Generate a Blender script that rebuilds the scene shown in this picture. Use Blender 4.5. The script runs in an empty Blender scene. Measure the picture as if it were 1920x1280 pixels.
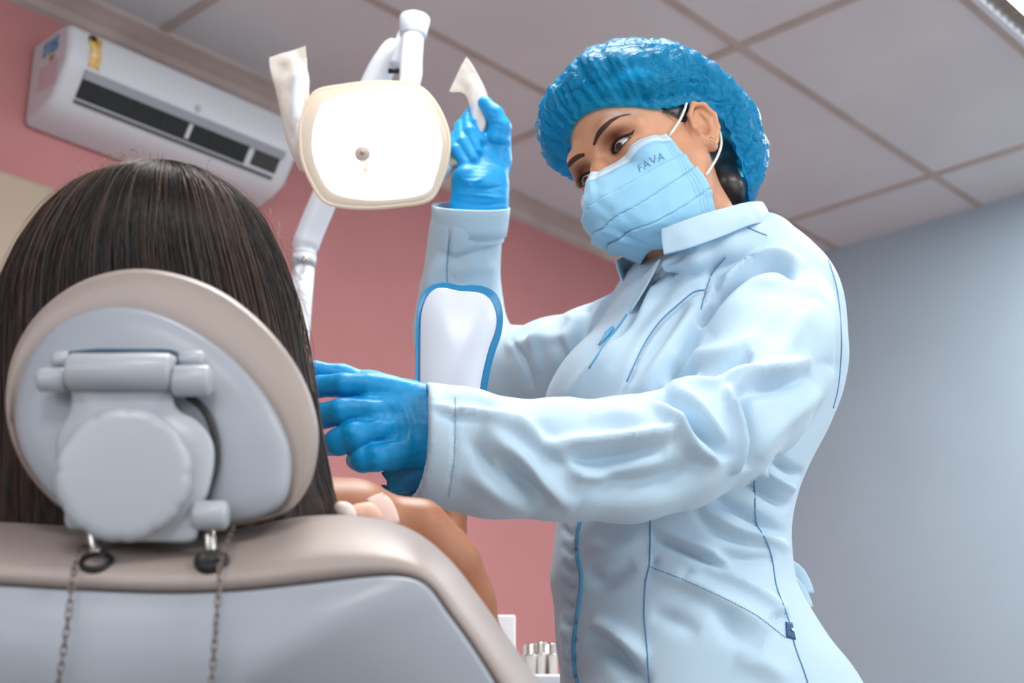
import bpy, math, random
import numpy as np
from mathutils import Vector, Matrix, noise
from mathutils.bvhtree import BVHTree

random.seed(4); rng = np.random.default_rng(4)
C = bpy.context.scene.collection
SC = bpy.context.scene

# ------------------------------------------------------------------ camera
F = 2666.7; PITCH = math.radians(18.6); CAMZ = 0.60
ct, st = math.cos(PITCH), math.sin(PITCH)
cam_d = bpy.data.cameras.new('camera'); cam = bpy.data.objects.new('camera', cam_d); C.objects.link(cam)
cam.location = (0, 0, CAMZ); cam.rotation_euler = (math.radians(90) + PITCH, 0, 0)
cam_d.lens = 50; cam_d.sensor_width = 36; cam_d.clip_start = 0.05; cam_d.clip_end = 60
cam_d.dof.use_dof = True; cam_d.dof.focus_distance = 1.56; cam_d.dof.aperture_fstop = 6.3
SC.camera = cam

# ------------------------------------------------------------------ world, exposure, large lights
w = bpy.data.worlds.new('world'); SC.world = w; w.use_nodes = True
w.node_tree.nodes['Background'].inputs[0].default_value = (0.75, 0.85, 1.0, 1)
w.node_tree.nodes['Background'].inputs[1].default_value = 0.6
SC.view_settings.view_transform = 'Standard'; SC.view_settings.look = 'None'
SC.view_settings.gamma = 1.0; SC.view_settings.use_curve_mapping = False
SC.view_settings.exposure = -0.34

ROT = math.radians(90 - 42.9)                     # the room's own axes: s along the pink wall, n towards it
SA = (math.cos(ROT), math.sin(ROT)); NA = (-math.sin(ROT), math.cos(ROT))
def RW(s, n, z): return Vector((s*SA[0] + n*NA[0], s*SA[1] + n*NA[1], z))
S_MIN, S_MAX, N_MIN, N_MAX, CEIL = -2.6, 4.90, -2.6, 3.39, 2.84

def area(name, loc, target, sx, sy, power, color):
    l = bpy.data.lights.new(name, 'AREA'); l.shape = 'RECTANGLE'; l.size = sx; l.size_y = sy
    l.energy = power; l.color = color
    o = bpy.data.objects.new(name, l); C.objects.link(o); o.location = loc
    o.rotation_euler = (Vector(target) - Vector(loc)).to_track_quat('-Z', 'Y').to_euler()
    return o
# fill lamps standing in for daylight at added windows behind camera, and overhead lamps
area('back_fill', RW(-2.5, 0.2, 1.5), RW(1, 0.4, 1.35), 2.4, 1.5, 24, (0.93, 0.97, 1.0))
area('side_fill', RW(1.6, -2.5, 1.5), RW(1.6, 0, 1.45), 2.6, 1.5, 25, (0.90, 0.96, 1.0))
OVERHEAD = [(3.90, 1.16), (1.40, 1.16), (1.40, -1.34), (3.90, -1.34), (-1.1, -0.7)]  # first lights the visible troffer; the rest are unseen, added without fixtures
for (s, n) in OVERHEAD:
    area('overhead_lamp', RW(s, n, CEIL - 0.03), RW(s, n, 0), 0.5, 1.0, 58, (1.0, 0.98, 0.95)).rotation_euler = (0, 0, ROT + math.radians(90))

# ------------------------------------------------------------------ helpers: projection
def P(px, py, Y):
    X = px - 960; v = 640 - py
    y = F*ct - v*st; z = F*st + v*ct
    return Vector((X/y*Y, Y, CAMZ + z/y*Y))
def MPP(p):                                         # metres per photo pixel at a point
    return (p[1]*ct + (p[2]-CAMZ)*st)/F
def proj(V):                                        # (n,3) -> pixels
    V = np.asarray(V, dtype=np.float64)
    f = V[:, 1]*ct + (V[:, 2]-CAMZ)*st; u = -V[:, 1]*st + (V[:, 2]-CAMZ)*ct
    return np.stack([960 + F*V[:, 0]/f, 640 - F*u/f], 1)

# ------------------------------------------------------------------ helpers: materials
def lin(c):
    return tuple(((x/255)/12.92 if x/255 <= 0.04045 else ((x/255+0.055)/1.055)**2.4) for x in c) + (1,)
def mat(name, rgb, rough=0.5, metal=0.0, spec=0.5, bump=0.0, bscale=60, var=0.0, vscale=6, sss=0.0, sheen=0.0, coat=0.0, trans=0.0, alpha=1.0, emit=None, estr=0, stretch=None, var_rgb=None):
    m = bpy.data.materials.new(name); m.use_nodes = True
    nt = m.node_tree; N = nt.nodes; L = nt.links; b = N['Principled BSDF']
    b.inputs['Base Color'].default_value = lin(rgb); b.inputs['Roughness'].default_value = rough
    b.inputs['Metallic'].default_value = metal; b.inputs['Specular IOR Level'].default_value = spec
    b.inputs['Alpha'].default_value = alpha
    b.inputs['Transmission Weight'].default_value = trans
    b.inputs['Sheen Weight'].default_value = sheen; b.inputs['Coat Weight'].default_value = coat
    if sss: 
        b.inputs['Subsurface Weight'].default_value = sss; b.inputs['Subsurface Scale'].default_value = 0.006
        b.inputs['Subsurface Radius'].default_value = (1.0, 0.4, 0.25)
    if emit: b.inputs['Emission Color'].default_value = lin(emit); b.inputs['Emission Strength'].default_value = estr
    tc = N.new('ShaderNodeTexCoord'); mp = N.new('ShaderNodeMapping'); L.new(tc.outputs['Object'], mp.inputs[0])
    if stretch: mp.inputs['Scale'].default_value = stretch
    if var:
        n = N.new('ShaderNodeTexNoise'); n.inputs['Scale'].default_value = vscale; n.inputs['Detail'].default_value = 5
        L.new(mp.outputs[0], n.inputs['Vector'])
        mx = N.new('ShaderNodeMix'); mx.data_type = 'RGBA'
        a = lin(rgb); d = lin(var_rgb) if var_rgb else tuple(c*(1-var) for c in a[:3]) + (1,)
        mx.inputs['A'].default_value = a; mx.inputs['B'].default_value = d
        r = N.new('ShaderNodeMapRange'); r.inputs[1].default_value = 0.38; r.inputs[2].default_value = 0.66
        L.new(n.outputs['Fac'], r.inputs[0]); L.new(r.outputs[0], mx.inputs['Factor']); L.new(mx.outputs['Result'], b.inputs['Base Color'])
    if bump:
        n2 = N.new('ShaderNodeTexNoise'); n2.inputs['Scale'].default_value = bscale; n2.inputs['Detail'].default_value = 4
        L.new(mp.outputs[0], n2.inputs['Vector'])
        bp = N.new('ShaderNodeBump'); bp.inputs['Strength'].default_value = bump; bp.inputs['Distance'].default_value = 0.002
        L.new(n2.outputs['Fac'], bp.inputs['Height']); L.new(bp.outputs[0], b.inputs['Normal'])
    return m

M = {}
M['pink'] = mat('pink_wall_paint', (190, 126, 126), 0.75, bump=0.15, bscale=120, var=0.08, vscale=2)
M['grey_wall'] = mat('grey_wall_paint', (166, 186, 200), 0.75, bump=0.1, bscale=120, var=0.05, vscale=2)
M['white_wall'] = mat('white_wall_paint', (205, 205, 205), 0.8)
M['tile'] = mat('ceiling_tile', (212, 213, 216), 0.85, bump=0.2, bscale=200, var=0.06, vscale=3)
M['tbar'] = mat('ceiling_grid_bar', (188, 176, 170), 0.7, var=0.15, vscale=5)
M['cornice'] = mat('cornice_paint', (196, 178, 170), 0.8, var=0.25, vscale=4)
M['floor'] = mat('floor_vinyl', (160, 156, 154), 0.5, var=0.1, vscale=3)
M['white'] = mat('white_plastic', (214, 216, 222), 0.35)
M['ac_white'] = mat('air_conditioner_plastic', (206, 208, 214), 0.35)
M['shell'] = mat('chair_shell_plastic', (148, 154, 163), 0.38, var=0.04, vscale=5)
M['bracket'] = mat('headrest_plastic', (162, 167, 174), 0.35)
M['vinyl'] = mat('taupe_vinyl', (150, 137, 131), 0.32, bump=0.25, bscale=900, spec=0.6, sheen=0.1)
M['black'] = mat('black_plastic', (16, 18, 20), 0.5)
M['dark'] = mat('dark_grey_plastic', (52, 50, 48), 0.5)
M['steel'] = mat('brushed_steel', (200, 195, 188), 0.25, metal=1.0)
M['chain'] = mat('chain_steel', (120, 110, 104), 0.32, metal=1.0)
M['cream'] = mat('cream_laminate', (176, 158, 140), 0.6, var=0.08, vscale=2)
M['coat'] = mat('light_blue_cotton', (184, 211, 229), 0.6, bump=0.25, bscale=1400, spec=0.35, sheen=0.25)
M['seam'] = mat('blue_thread', (88, 140, 180), 0.7)
M['zip'] = mat('blue_zip', (84, 158, 200), 0.45)
M['navy'] = mat('navy_label', (10, 74, 120), 0.5)
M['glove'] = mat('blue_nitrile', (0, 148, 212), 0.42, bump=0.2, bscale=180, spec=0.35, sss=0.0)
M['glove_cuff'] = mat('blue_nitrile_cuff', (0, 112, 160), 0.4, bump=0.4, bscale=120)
M['skin'] = mat('skin', (208, 152, 118), 0.5, sss=0.15, bump=0.12, bscale=700, var=0.08, vscale=18)
M['skin2'] = mat('tanned_skin', (160, 101, 68), 0.45, sss=0.12, bump=0.12, bscale=600, var=0.12, vscale=14)
M['brow'] = mat('eyebrow_hair', (62, 40, 32), 0.7)
M['lash'] = mat('lash_hair', (12, 8, 8), 0.6)
M['trouser'] = mat('white_trouser_cotton', (200, 206, 214), 0.8)
M['jeans'] = mat('blue_denim', (60, 80, 110), 0.8)
M['pinkstrap'] = mat('pale_pink_strap', (226, 196, 186), 0.6)
M['knob_print'] = mat('lamp_cap_print', (150, 130, 125), 0.5)
M['gold'] = mat('gold', (214, 170, 110), 0.25, metal=1.0)
M['hairD'] = mat('black_hair', (30, 22, 20), 0.35, bump=0.5, bscale=90, stretch=(1, 1, 0.15))

# ------------------------------------------------------------------ helpers: objects
def props(o, label=None, cat=None, group=None, kind=None):
    if label: o['label'] = label
    if cat: o['category'] = cat
    if group: o['group'] = group
    if kind: o['kind'] = kind
    return o
def empty(name, loc, label, cat, group=None):
    o = bpy.data.objects.new(name, None); C.objects.link(o); o.location = loc; o.empty_display_size = 0.05
    return props(o, label, cat, group)
def mesh_obj(name, V, Fc, material, parent=None, smooth=True, mats=None, fm=None):
    me = bpy.data.meshes.new(name)
    me.from_pydata([tuple(v) for v in V], [], [tuple(int(i) for i in f) for f in Fc])
    me.validate(); me.update()
    o = bpy.data.objects.new(name, me); C.objects.link(o)
    for m in (mats or [material]): me.materials.append(m)
    if fm is not None: me.polygons.foreach_set('material_index', fm)
    if smooth: me.shade_smooth()
    if parent is not None: attach(o, parent)
    return o
def attach(o, parent):
    bpy.context.view_layer.update()
    o.parent = parent; o.matrix_parent_inverse = parent.matrix_world.inverted()
def bevel(o, wdt, seg=3, ang=35):
    m = o.modifiers.new('bevel', 'BEVEL'); m.width = wdt; m.segments = seg; m.limit_method = 'ANGLE'; m.angle_limit = math.radians(ang)
    m2 = o.modifiers.new('wn', 'WEIGHTED_NORMAL'); m2.keep_sharp = False
    return o
def box_vf(x0, x1, y0, y1, z0, z1):
    V = [(x, y, z) for z in (z0, z1) for y in (y0, y1) for x in (x0, x1)]
    Fc = [(0, 2, 3, 1), (4, 5, 7, 6), (0, 1, 5, 4), (2, 6, 7, 3), (0, 4, 6, 2), (1, 3, 7, 5)]
    return V, Fc
def merge(parts):
    V = []; Fc = []
    for v, f in parts:
        k = len(V); V += [tuple(q) for q in v]; Fc += [tuple(i+k for i in g) for g in f]
    return V, Fc
def room_box(name, s0, s1, n0, n1, z0, z1, m, parent=None, bev=0):
    V, Fc = box_vf(s0, s1, n0, n1, z0, z1)
    V = [RW(*v) for v in V]
    o = mesh_obj(name, V, Fc, m, parent, smooth=False)
    if bev: bevel(o, bev)
    return o
def spline(pts, n):
    """Catmull-Rom through rows of numbers"""
    pts = np.asarray(pts, dtype=float); k = len(pts)
    if k == 2: 
        t = np.linspace(0, 1, n)[:, None]; return pts[0]*(1-t) + pts[1]*t
    ext = np.vstack([2*pts[0]-pts[1], pts, 2*pts[-1]-pts[-2]])
    out = []
    for u in np.linspace(0, k-1, n):
        i = min(int(u), k-2); t = u - i
        p0, p1, p2, p3 = ext[i], ext[i+1], ext[i+2], ext[i+3]
        out.append(0.5*((2*p1) + (-p0+p2)*t + (2*p0-5*p1+4*p2-p3)*t*t + (-p0+3*p1-3*p2+p3)*t**3))
    return np.array(out)
def closed_spline(pts, n):
    pts = np.asarray(pts, dtype=float); k = len(pts); out = []
    for u in np.arange(n)*k/n:
        i = int(u); t = u - i
        p0, p1, p2, p3 = pts[(i-1) % k], pts[i % k], pts[(i+1) % k], pts[(i+2) % k]
        out.append(0.5*((2*p1) + (-p0+p2)*t + (2*p0-5*p1+4*p2-p3)*t*t + (-p0+3*p1-3*p2+p3)*t**3))
    return np.array(out)
def tube_vf(path, rad, seg=10, closed=False, caps=True, flat=1.0, flat_dir=None):
    path = [Vector(p) for p in path]; n = len(path)
    rad = rad if hasattr(rad, '__len__') else [rad]*n
    V = []; Fc = []
    prev = None
    for i, p in enumerate(path):
        if closed: d = path[(i+1) % n] - path[i-1]
        else: d = path[min(i+1, n-1)] - path[max(i-1, 0)]
        d.normalize()
        if flat_dir is not None: a = Vector(flat_dir) - d*Vector(flat_dir).dot(d)
        elif prev is None: a = d.orthogonal()
        else: a = prev - d*prev.dot(d)
        a.normalize(); prev = a; b = d.cross(a)
        for j in range(seg):
            t = 2*math.pi*j/seg
            V.append(p + a*math.cos(t)*rad[i]*flat + b*math.sin(t)*rad[i])
    m = n if closed else n-1
    for i in range(m):
        for j in range(seg):
            a0 = i*seg+j; a1 = i*seg+(j+1) % seg; b0 = ((i+1) % n)*seg+j; b1 = ((i+1) % n)*seg+(j+1) % seg
            Fc.append((a0, a1, b1, b0))
    if caps and not closed:
        Fc.append(tuple(range(seg))[::-1]); Fc.append(tuple((n-1)*seg+j for j in range(seg)))
    return V, Fc
def tube(name, path, rad, m, parent=None, seg=12, **k):
    V, Fc = tube_vf(path, rad, seg, **k)
    return mesh_obj(name, V, Fc, m, parent)
def revolve(name, origin, axis, prof, m, parent=None, seg=48, up=None, rmod=None):
    """prof: list of (r, h) along axis"""
    axis = Vector(axis).normalized(); a = (Vector(up) - axis*Vector(up).dot(axis)).normalized() if up else axis.orthogonal().normalized(); b = axis.cross(a)
    V = []; Fc = []
    for (r, h) in prof:
        for j in range(seg):
            t = 2*math.pi*j/seg; rr = r*(rmod(t) if rmod else 1)
            V.append(Vector(origin) + axis*h + (a*math.cos(t)+b*math.sin(t))*rr)
    for i in range(len(prof)-1):
        for j in range(seg):
            Fc.append((i*seg+j, i*seg+(j+1) % seg, (i+1)*seg+(j+1) % seg, (i+1)*seg+j))
    Fc.append(tuple(range(seg))[::-1]); Fc.append(tuple((len(prof)-1)*seg+j for j in range(seg)))
    return mesh_obj(name, V, Fc, m, parent)
def rings_obj(name, rings, m, parent=None, cap=True):
    n = len(rings[0]); V = []; Fc = []
    for r in rings: V += [Vector(p) for p in r]
    for i in range(len(rings)-1):
        for j in range(n):
            Fc.append((i*n+j, i*n+(j+1) % n, (i+1)*n+(j+1) % n, (i+1)*n+j))
    if cap:
        for i in (0, len(rings)-1):
            c = sum((Vector(p) for p in rings[i]), Vector())/n; V.append(c); k = len(V)-1
            for j in range(n):
                f = (i*n+j, i*n+(j+1) % n, k); Fc.append(f if i else f[::-1])
    return mesh_obj(name, V, Fc, m, parent)
def grid_obj(name, G, m, parent=None, thick=0, wrap=False):
    """G[i][j] points"""
    a = len(G); b = len(G[0]); V = [p for r in G for p in r]; Fc = []
    for i in range(a-1):
        for j in range(b if wrap else b-1):
            Fc.append((i*b+j, i*b+(j+1) % b, (i+1)*b+(j+1) % b, (i+1)*b+j))
    o = mesh_obj(name, V, Fc, m, parent)
    if thick:
        s = o.modifiers.new('solid', 'SOLIDIFY'); s.thickness = thick; s.offset = 0
    return o
def curve_mesh(name, splines, bev, m, parent=None, res=2):
    """many thin strands -> one mesh; splines: list of (pts, radii)"""
    parts = [tube_vf(p, r, 4 if bev is None else bev) for p, r in splines]
    V, Fc = merge(parts)
    return mesh_obj(name, V, Fc, m, parent)

# ------------------------------------------------------------------ helpers: signed distance modelling
class Field:
    def __init__(s, lo, hi, res):
        s.lo = np.array(lo, dtype=np.float32); s.res = res
        s.n = np.ceil((np.array(hi)-np.array(lo))/res).astype(int)+1
        s.D = np.full(s.n, 9.0, dtype=np.float32)
    def sl(s, lo, hi):
        a = np.clip(np.floor((np.array(lo)-s.lo)/s.res).astype(int), 0, s.n)
        b = np.clip(np.ceil((np.array(hi)-s.lo)/s.res).astype(int)+1, 0, s.n)
        ax = [s.lo[i] + np.arange(a[i], b[i], dtype=np.float32)*s.res for i in range(3)]
        X, Y, Z = np.meshgrid(*ax, indexing='ij', sparse=True)
        return (slice(a[0], b[0]), slice(a[1], b[1]), slice(a[2], b[2])), X, Y, Z
    def comb(s, ix, d, k, mode):
        A = s.D[ix]
        if A.size == 0: return
        if mode == 'u':
            h = np.maximum(k-np.abs(A-d), 0)/k; s.D[ix] = np.minimum(A, d) - h*h*k*0.25
        else:
            d = -d; h = np.maximum(k-np.abs(A-d), 0)/k; s.D[ix] = np.maximum(A, d) + h*h*k*0.25
    def cone(s, a, b, ra, rb, k=0.01, mode='u', squash=None):
        a = np.array(a, dtype=np.float32); b = np.array(b, dtype=np.float32); m = k + max(ra, rb)+3*s.res
        ix, X, Y, Z = s.sl(np.minimum(a, b)-m, np.maximum(a, b)+m)
        e = b-a; L2 = float(e@e)+1e-12
        px, py, pz = X-a[0], Y-a[1], Z-a[2]
        h = np.clip((px*e[0]+py*e[1]+pz*e[2])/L2, 0, 1)
        qx, qy, qz = px-h*e[0], py-h*e[1], pz-h*e[2]
        d2 = qx*qx+qy*qy+qz*qz
        if squash is not None:
            wv, f = squash; wv = np.array(wv); wv = wv/np.linalg.norm(wv)
            t = qx*wv[0]+qy*wv[1]+qz*wv[2]; d2 = d2 + t*t*(1/f**2-1)
        s.comb(ix, np.sqrt(d2) - (ra+(rb-ra)*h), k, mode)
    def chain(s, pts, k=0.01, **kw):
        for p, q in zip(pts[:-1], pts[1:]): s.cone(p[0], q[0], p[1], q[1], k, **kw)
    def ell(s, c, r, R=None, k=0.01, mode='u'):
        c = np.array(c, dtype=np.float32); m = max(r)+k+3*s.res
        ix, X, Y, Z = s.sl(c-m, c+m); X = X-c[0]; Y = Y-c[1]; Z = Z-c[2]
        if R is not None:
            R = np.array(R); X, Y, Z = (X*R[0][i]+Y*R[1][i]+Z*R[2][i] for i in range(3))
        k0 = np.sqrt((X/r[0])**2+(Y/r[1])**2+(Z/r[2])**2); k1 = np.sqrt((X/r[0]**2)**2+(Y/r[1]**2)**2+(Z/r[2]**2)**2)+1e-6
        s.comb(ix, k0*(k0-1)/k1, k, mode)
    def half(s, c, nrm, lo, hi):                      # cut away the side the normal points to, inside a box
        ix, X, Y, Z = s.sl(lo, hi)
        n_ = np.array(nrm)/np.linalg.norm(nrm)
        d = -((X-c[0])*n_[0]+(Y-c[1])*n_[1]+(Z-c[2])*n_[2])
        s.comb(ix, d, 0.002, 's')
    def sections(s, rows, k=0.02, p=2.2):             # rows: (z, cx, cy, a, b)
        rows = np.array(sorted(rows)); z0, z1 = rows[0][0], rows[-1][0]; m = 0.05
        lo = [(rows[:, 1]-rows[:, 3]).min()-m, (rows[:, 2]-rows[:, 4]).min()-m, z0-m]
        hi = [(rows[:, 1]+rows[:, 3]).max()+m, (rows[:, 2]+rows[:, 4]).max()+m, z1+m]
        ix, X, Y, Z = s.sl(lo, hi)
        zz = Z.ravel(); sp = spline(rows, 400); g = [np.interp(zz, sp[:, 0], sp[:, i]).reshape(1, 1, -1).astype(np.float32) for i in (1, 2, 3, 4)]
        q = (np.abs((X-g[0])/g[2])**p + np.abs((Y-g[1])/g[3])**p)**(1/p)
        d = (q-1)*np.minimum(g[2], g[3])
        d = np.maximum(d, np.maximum(z0-Z, Z-z1))
        s.comb(ix, d.astype(np.float32), k, 'u')
    def mesh(s, smooth=1):
        D = s.D; n = D.shape
        B = D < 0
        S = np.zeros((n[0]-1, n[1]-1, n[2]-1), dtype=np.int8)
        for i in (0, 1):
            for j in (0, 1):
                for k in (0, 1): S += B[i:n[0]-1+i, j:n[1]-1+j, k:n[2]-1+k]
        act = (S > 0) & (S < 8); I = np.argwhere(act)
        idx = np.full(act.shape, -1, dtype=np.int32); idx[act] = np.arange(len(I))
        acc = np.zeros((len(I), 3)); cnt = np.zeros(len(I))
        cor = [(i, j, k) for i in (0, 1) for j in (0, 1) for k in (0, 1)]
        val = {c: D[I[:, 0]+c[0], I[:, 1]+c[1], I[:, 2]+c[2]] for c in cor}
        for c in cor:
            for ax in range(3):
                if c[ax] == 0:
                    e = list(c); e[ax] = 1; e = tuple(e); a, b = val[c], val[e]
                    msk = (a < 0) != (b < 0); t = np.where(msk, a/(a-b+1e-12), 0)
                    pt = np.array(c, dtype=float)[None] + 0*acc; pt[:, ax] += t
                    acc += pt*msk[:, None]; cnt += msk
        V = (I + acc/np.maximum(cnt, 1)[:, None])*s.res + s.lo
        Q = []
        for ax in range(3):
            o1, o2 = (ax+1) % 3, (ax+2) % 3
            a = B; sh = [slice(None)]*3; sh2 = [slice(None)]*3; sh[ax] = slice(0, -1); sh2[ax] = slice(1, None)
            ch = a[tuple(sh)] != a[tuple(sh2)]; K = np.argwhere(ch); ins = a[tuple(sh)][ch]
            ok = (K[:, o1] > 0) & (K[:, o2] > 0) & (K[:, o1] < n[o1]-1) & (K[:, o2] < n[o2]-1); K = K[ok]; ins = ins[ok]
            def g(d1, d2):
                T = K.copy(); T[:, o1] += d1; T[:, o2] += d2; return idx[T[:, 0], T[:, 1], T[:, 2]]
            q = np.stack([g(-1, -1), g(0, -1), g(0, 0), g(-1, 0)], 1)
            q[~ins] = q[~ins][:, ::-1]; Q.append(q)
        Q = np.vstack(Q); Q = Q[(Q >= 0).all(1)]
        for _ in range(smooth): V = relax(V, Q)
        return V, Q
def relax(V, Q, f=0.5):
    A = np.zeros_like(V); c = np.zeros(len(V))
    for i in range(4):
        a, b = Q[:, i], Q[:, (i+1) % 4]
        for ax in range(3):
            A[:, ax] += np.bincount(a, V[b, ax], len(V)) + np.bincount(b, V[a, ax], len(V))
        c += np.bincount(a, minlength=len(V)) + np.bincount(b, minlength=len(V))
    return V*(1-f) + f*A/np.maximum(c, 1)[:, None]
def normals(V, Q):
    n = np.cross(V[Q[:, 2]]-V[Q[:, 0]], V[Q[:, 3]]-V[Q[:, 1]]); N = np.zeros_like(V)
    for i in range(4):
        for ax in range(3): N[:, ax] += np.bincount(Q[:, i], n[:, ax], len(V))
    return N/(np.linalg.norm(N, axis=1)[:, None]+1e-12)
def np_mesh(name, V, Q, m, parent=None):
    me = bpy.data.meshes.new(name)
    me.vertices.add(len(V)); me.vertices.foreach_set('co', V.astype(np.float32).ravel())
    me.loops.add(Q.size); me.loops.foreach_set('vertex_index', Q.astype(np.int32).ravel())
    me.polygons.add(len(Q)); me.polygons.foreach_set('loop_start', np.arange(0, Q.size, 4, dtype=np.int32))
    try: me.polygons.foreach_set('loop_total', np.full(len(Q), 4, dtype=np.int32))
    except Exception: pass
    me.update(calc_edges=True); me.validate(); me.materials.append(m); me.shade_smooth()
    o = bpy.data.objects.new(name, me); C.objects.link(o)
    if parent is not None: attach(o, parent)
    return o
def strokes(V, N, S):
    """press folds into cloth: S = list of (pixel polyline, width_px, depth_m, Ymin, Ymax)"""
    px = proj(V); cd = np.array([0, 0, CAMZ]) - V; cd /= np.linalg.norm(cd, axis=1)[:, None]
    face = np.clip(((N*cd).sum(1)+0.05)*4, 0, 1); disp = np.zeros(len(V))
    for s_ in S:
        pts, wd, dp = s_[:3]; y0, y1 = (s_[3], s_[4]) if len(s_) > 3 else (0, 9)
        pl = spline(pts, max(8, len(pts)*6)); lo = pl.min(0)-3*wd; hi = pl.max(0)+3*wd
        sel = np.where((px > lo).all(1) & (px < hi).all(1) & (V[:, 1] > y0) & (V[:, 1] < y1))[0]
        if not len(sel): continue
        q = px[sel]; best = np.full(len(q), 1e9); tt = np.zeros(len(q))
        for i in range(len(pl)-1):
            a, b = pl[i], pl[i+1]; e = b-a; h = np.clip(((q-a)@e)/(e@e+1e-9), 0, 1)
            d = np.linalg.norm(q-a-h[:, None]*e, axis=1); up = d < best
            best[up] = d[up]; tt[up] = (i+h[up])/(len(pl)-1)
        amp = np.clip(np.sin(np.pi*np.clip(tt, 0, 1)), 0, 1)**0.6
        disp[sel] += dp*amp*np.exp(-(best/wd)**2)*face[sel]
    return V + N*disp[:, None]
def bvh_of(o):
    dg = bpy.context.evaluated_depsgraph_get(); me = o.data
    mw = o.matrix_world
    return BVHTree.FromPolygons([mw @ v.co for v in me.vertices], [tuple(p.vertices) for p in me.polygons])
def cast(bvh, px, py, off=0.0006):
    o = Vector((0, 0, CAMZ)); d = (P(px, py, 1.0)-o).normalized()
    h = bvh.ray_cast(o, d)
    if h[0] is None: return None
    return h[0] + h[1]*off
def seam(name, bvh, pts, r, m, parent, n=30, off=0.0004):
    pp = [cast(bvh, q[0], q[1], off) for q in spline(pts, n)]; pp = [p for p in pp if p is not None]
    return tube(name, pp, r, m, parent, seg=6)
def stitches(name, bvh, pts, r, m, parent, n=40):
    pl = spline(pts, n*2); parts = []
    for i in range(0, 2*n-1, 2):
        a, b = cast(bvh, *pl[i]), cast(bvh, *pl[i+1])
        if a is not None and b is not None and (a-b).length < 0.02: parts.append(tube_vf([a, b], r, 5))
    V, Fc = merge(parts); return mesh_obj(name, V, Fc, m, parent)

# ================================================================== the room
def struct(o): o['kind'] = 'structure'; return o
T = 0.12
struct(room_box('floor', S_MIN-T, S_MAX+T, N_MIN-T, N_MAX+T, -0.1, 0, M['floor']))
struct(room_box('ceiling', S_MIN-T, S_MAX+T, N_MIN-T, N_MAX+T, CEIL, CEIL+0.1, M['tile']))
struct(room_box('wall_left', S_MIN-T, S_MAX+T, N_MAX, N_MAX+T, 0, CEIL, M['pink']))
struct(room_box('wall_right', S_MAX, S_MAX+T, N_MIN-T, N_MAX, 0, CEIL, M['grey_wall']))
struct(room_box('wall_back', S_MIN-T, S_MIN, N_MIN-T, N_MAX, 0, CEIL, M['white_wall']))
struct(room_box('wall_front', S_MIN, S_MAX, N_MIN-T, N_MIN, 0, CEIL, M['white_wall']))
# suspended ceiling grid and cornice
gs = [3.274 + 1.25*k for k in range(-4, 2)]; gn = [2.097 + 0.625*k for k in range(-7, 3)]
parts = []
for s in gs: parts.append(box_vf(s-0.015, s+0.015, N_MIN, N_MAX, CEIL-0.006, CEIL))
for n in gn: parts.append(box_vf(S_MIN, S_MAX, n-0.014, n+0.014, CEIL-0.005, CEIL))
V, Fc = merge(parts); struct(mesh_obj('trim_1', [RW(*v) for v in V], Fc, M['tbar'], smooth=False))
cor = [(0, 0), (0.085, 0), (0.085, 0.012), (0.06, 0.022), (0.03, 0.04), (0.018, 0.06), (0, 0.07)]
V = []; Fc = []
for s in (S_MIN, S_MAX):
    for (dn, dz) in cor: V.append(RW(s, N_MAX-dn, CEIL-dz))
k = len(cor)
for i in range(k): Fc.append((i, (i+1) % k, k+(i+1) % k, k+i))
struct(mesh_obj('trim_2', V, Fc, M['cornice'], smooth=False))
def window(name, mk, w0, w1):  # unseen windows with glowing panes, added for fill light
    parts = []
    for (a, b, z0, z1) in [(w0, w1, 0.85, 0.92), (w0, w1, 2.18, 2.25), (w0, w0+0.06, 0.85, 2.25), (w1-0.06, w1, 0.85, 2.25), ((w0+w1)/2-0.03, (w0+w1)/2+0.03, 0.85, 2.25)]:
        parts.append(mk(a, b, z0, z1, 0.04))
    V, Fc = merge(parts); fr = struct(mesh_obj(name, [RW(*v) for v in V], Fc, M['white'], smooth=False))
    V, Fc = mk(w0+0.03, w1-0.03, 0.88, 2.22, 0.015)
    g = mesh_obj('pane', [RW(*v) for v in V], Fc, mat('added_glow_pane_'+name[-1], (225, 235, 245), 0.05, emit=(225, 238, 255), estr=1.2), fr, smooth=False)
window('window_1', lambda a, b, z0, z1, d: box_vf(S_MIN, S_MIN+d, a, b, z0, z1), -1.0, 1.4)
window('window_2', lambda a, b, z0, z1, d: box_vf(a, b, N_MIN, N_MIN+d, z0, z1), 0.3, 2.9)

# cream cabinet on the pink wall, lower left behind the patient
def cab():
    # right edge and top read from the photograph, on the pink wall's plane
    c = empty('tall_cabinet', RW(1.2, 3.2, 0), 'tall cream cabinet against the pink wall at the left edge, below the air conditioner', 'cabinet')
    s1 = 1.732; d = 0.10
    room_box('body', 0.4, s1, N_MAX-d, N_MAX, 0.0, 2.215, M['cream'], c, 0.004)
    room_box('door', 0.42, 1.07, N_MAX-d-0.018, N_MAX-d, 0.1, 2.20, M['cream'], c, 0.003)
    room_box('door', 1.09, s1-0.02, N_MAX-d-0.018, N_MAX-d, 0.1, 2.20, M['cream'], c, 0.003)
cab()

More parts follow.
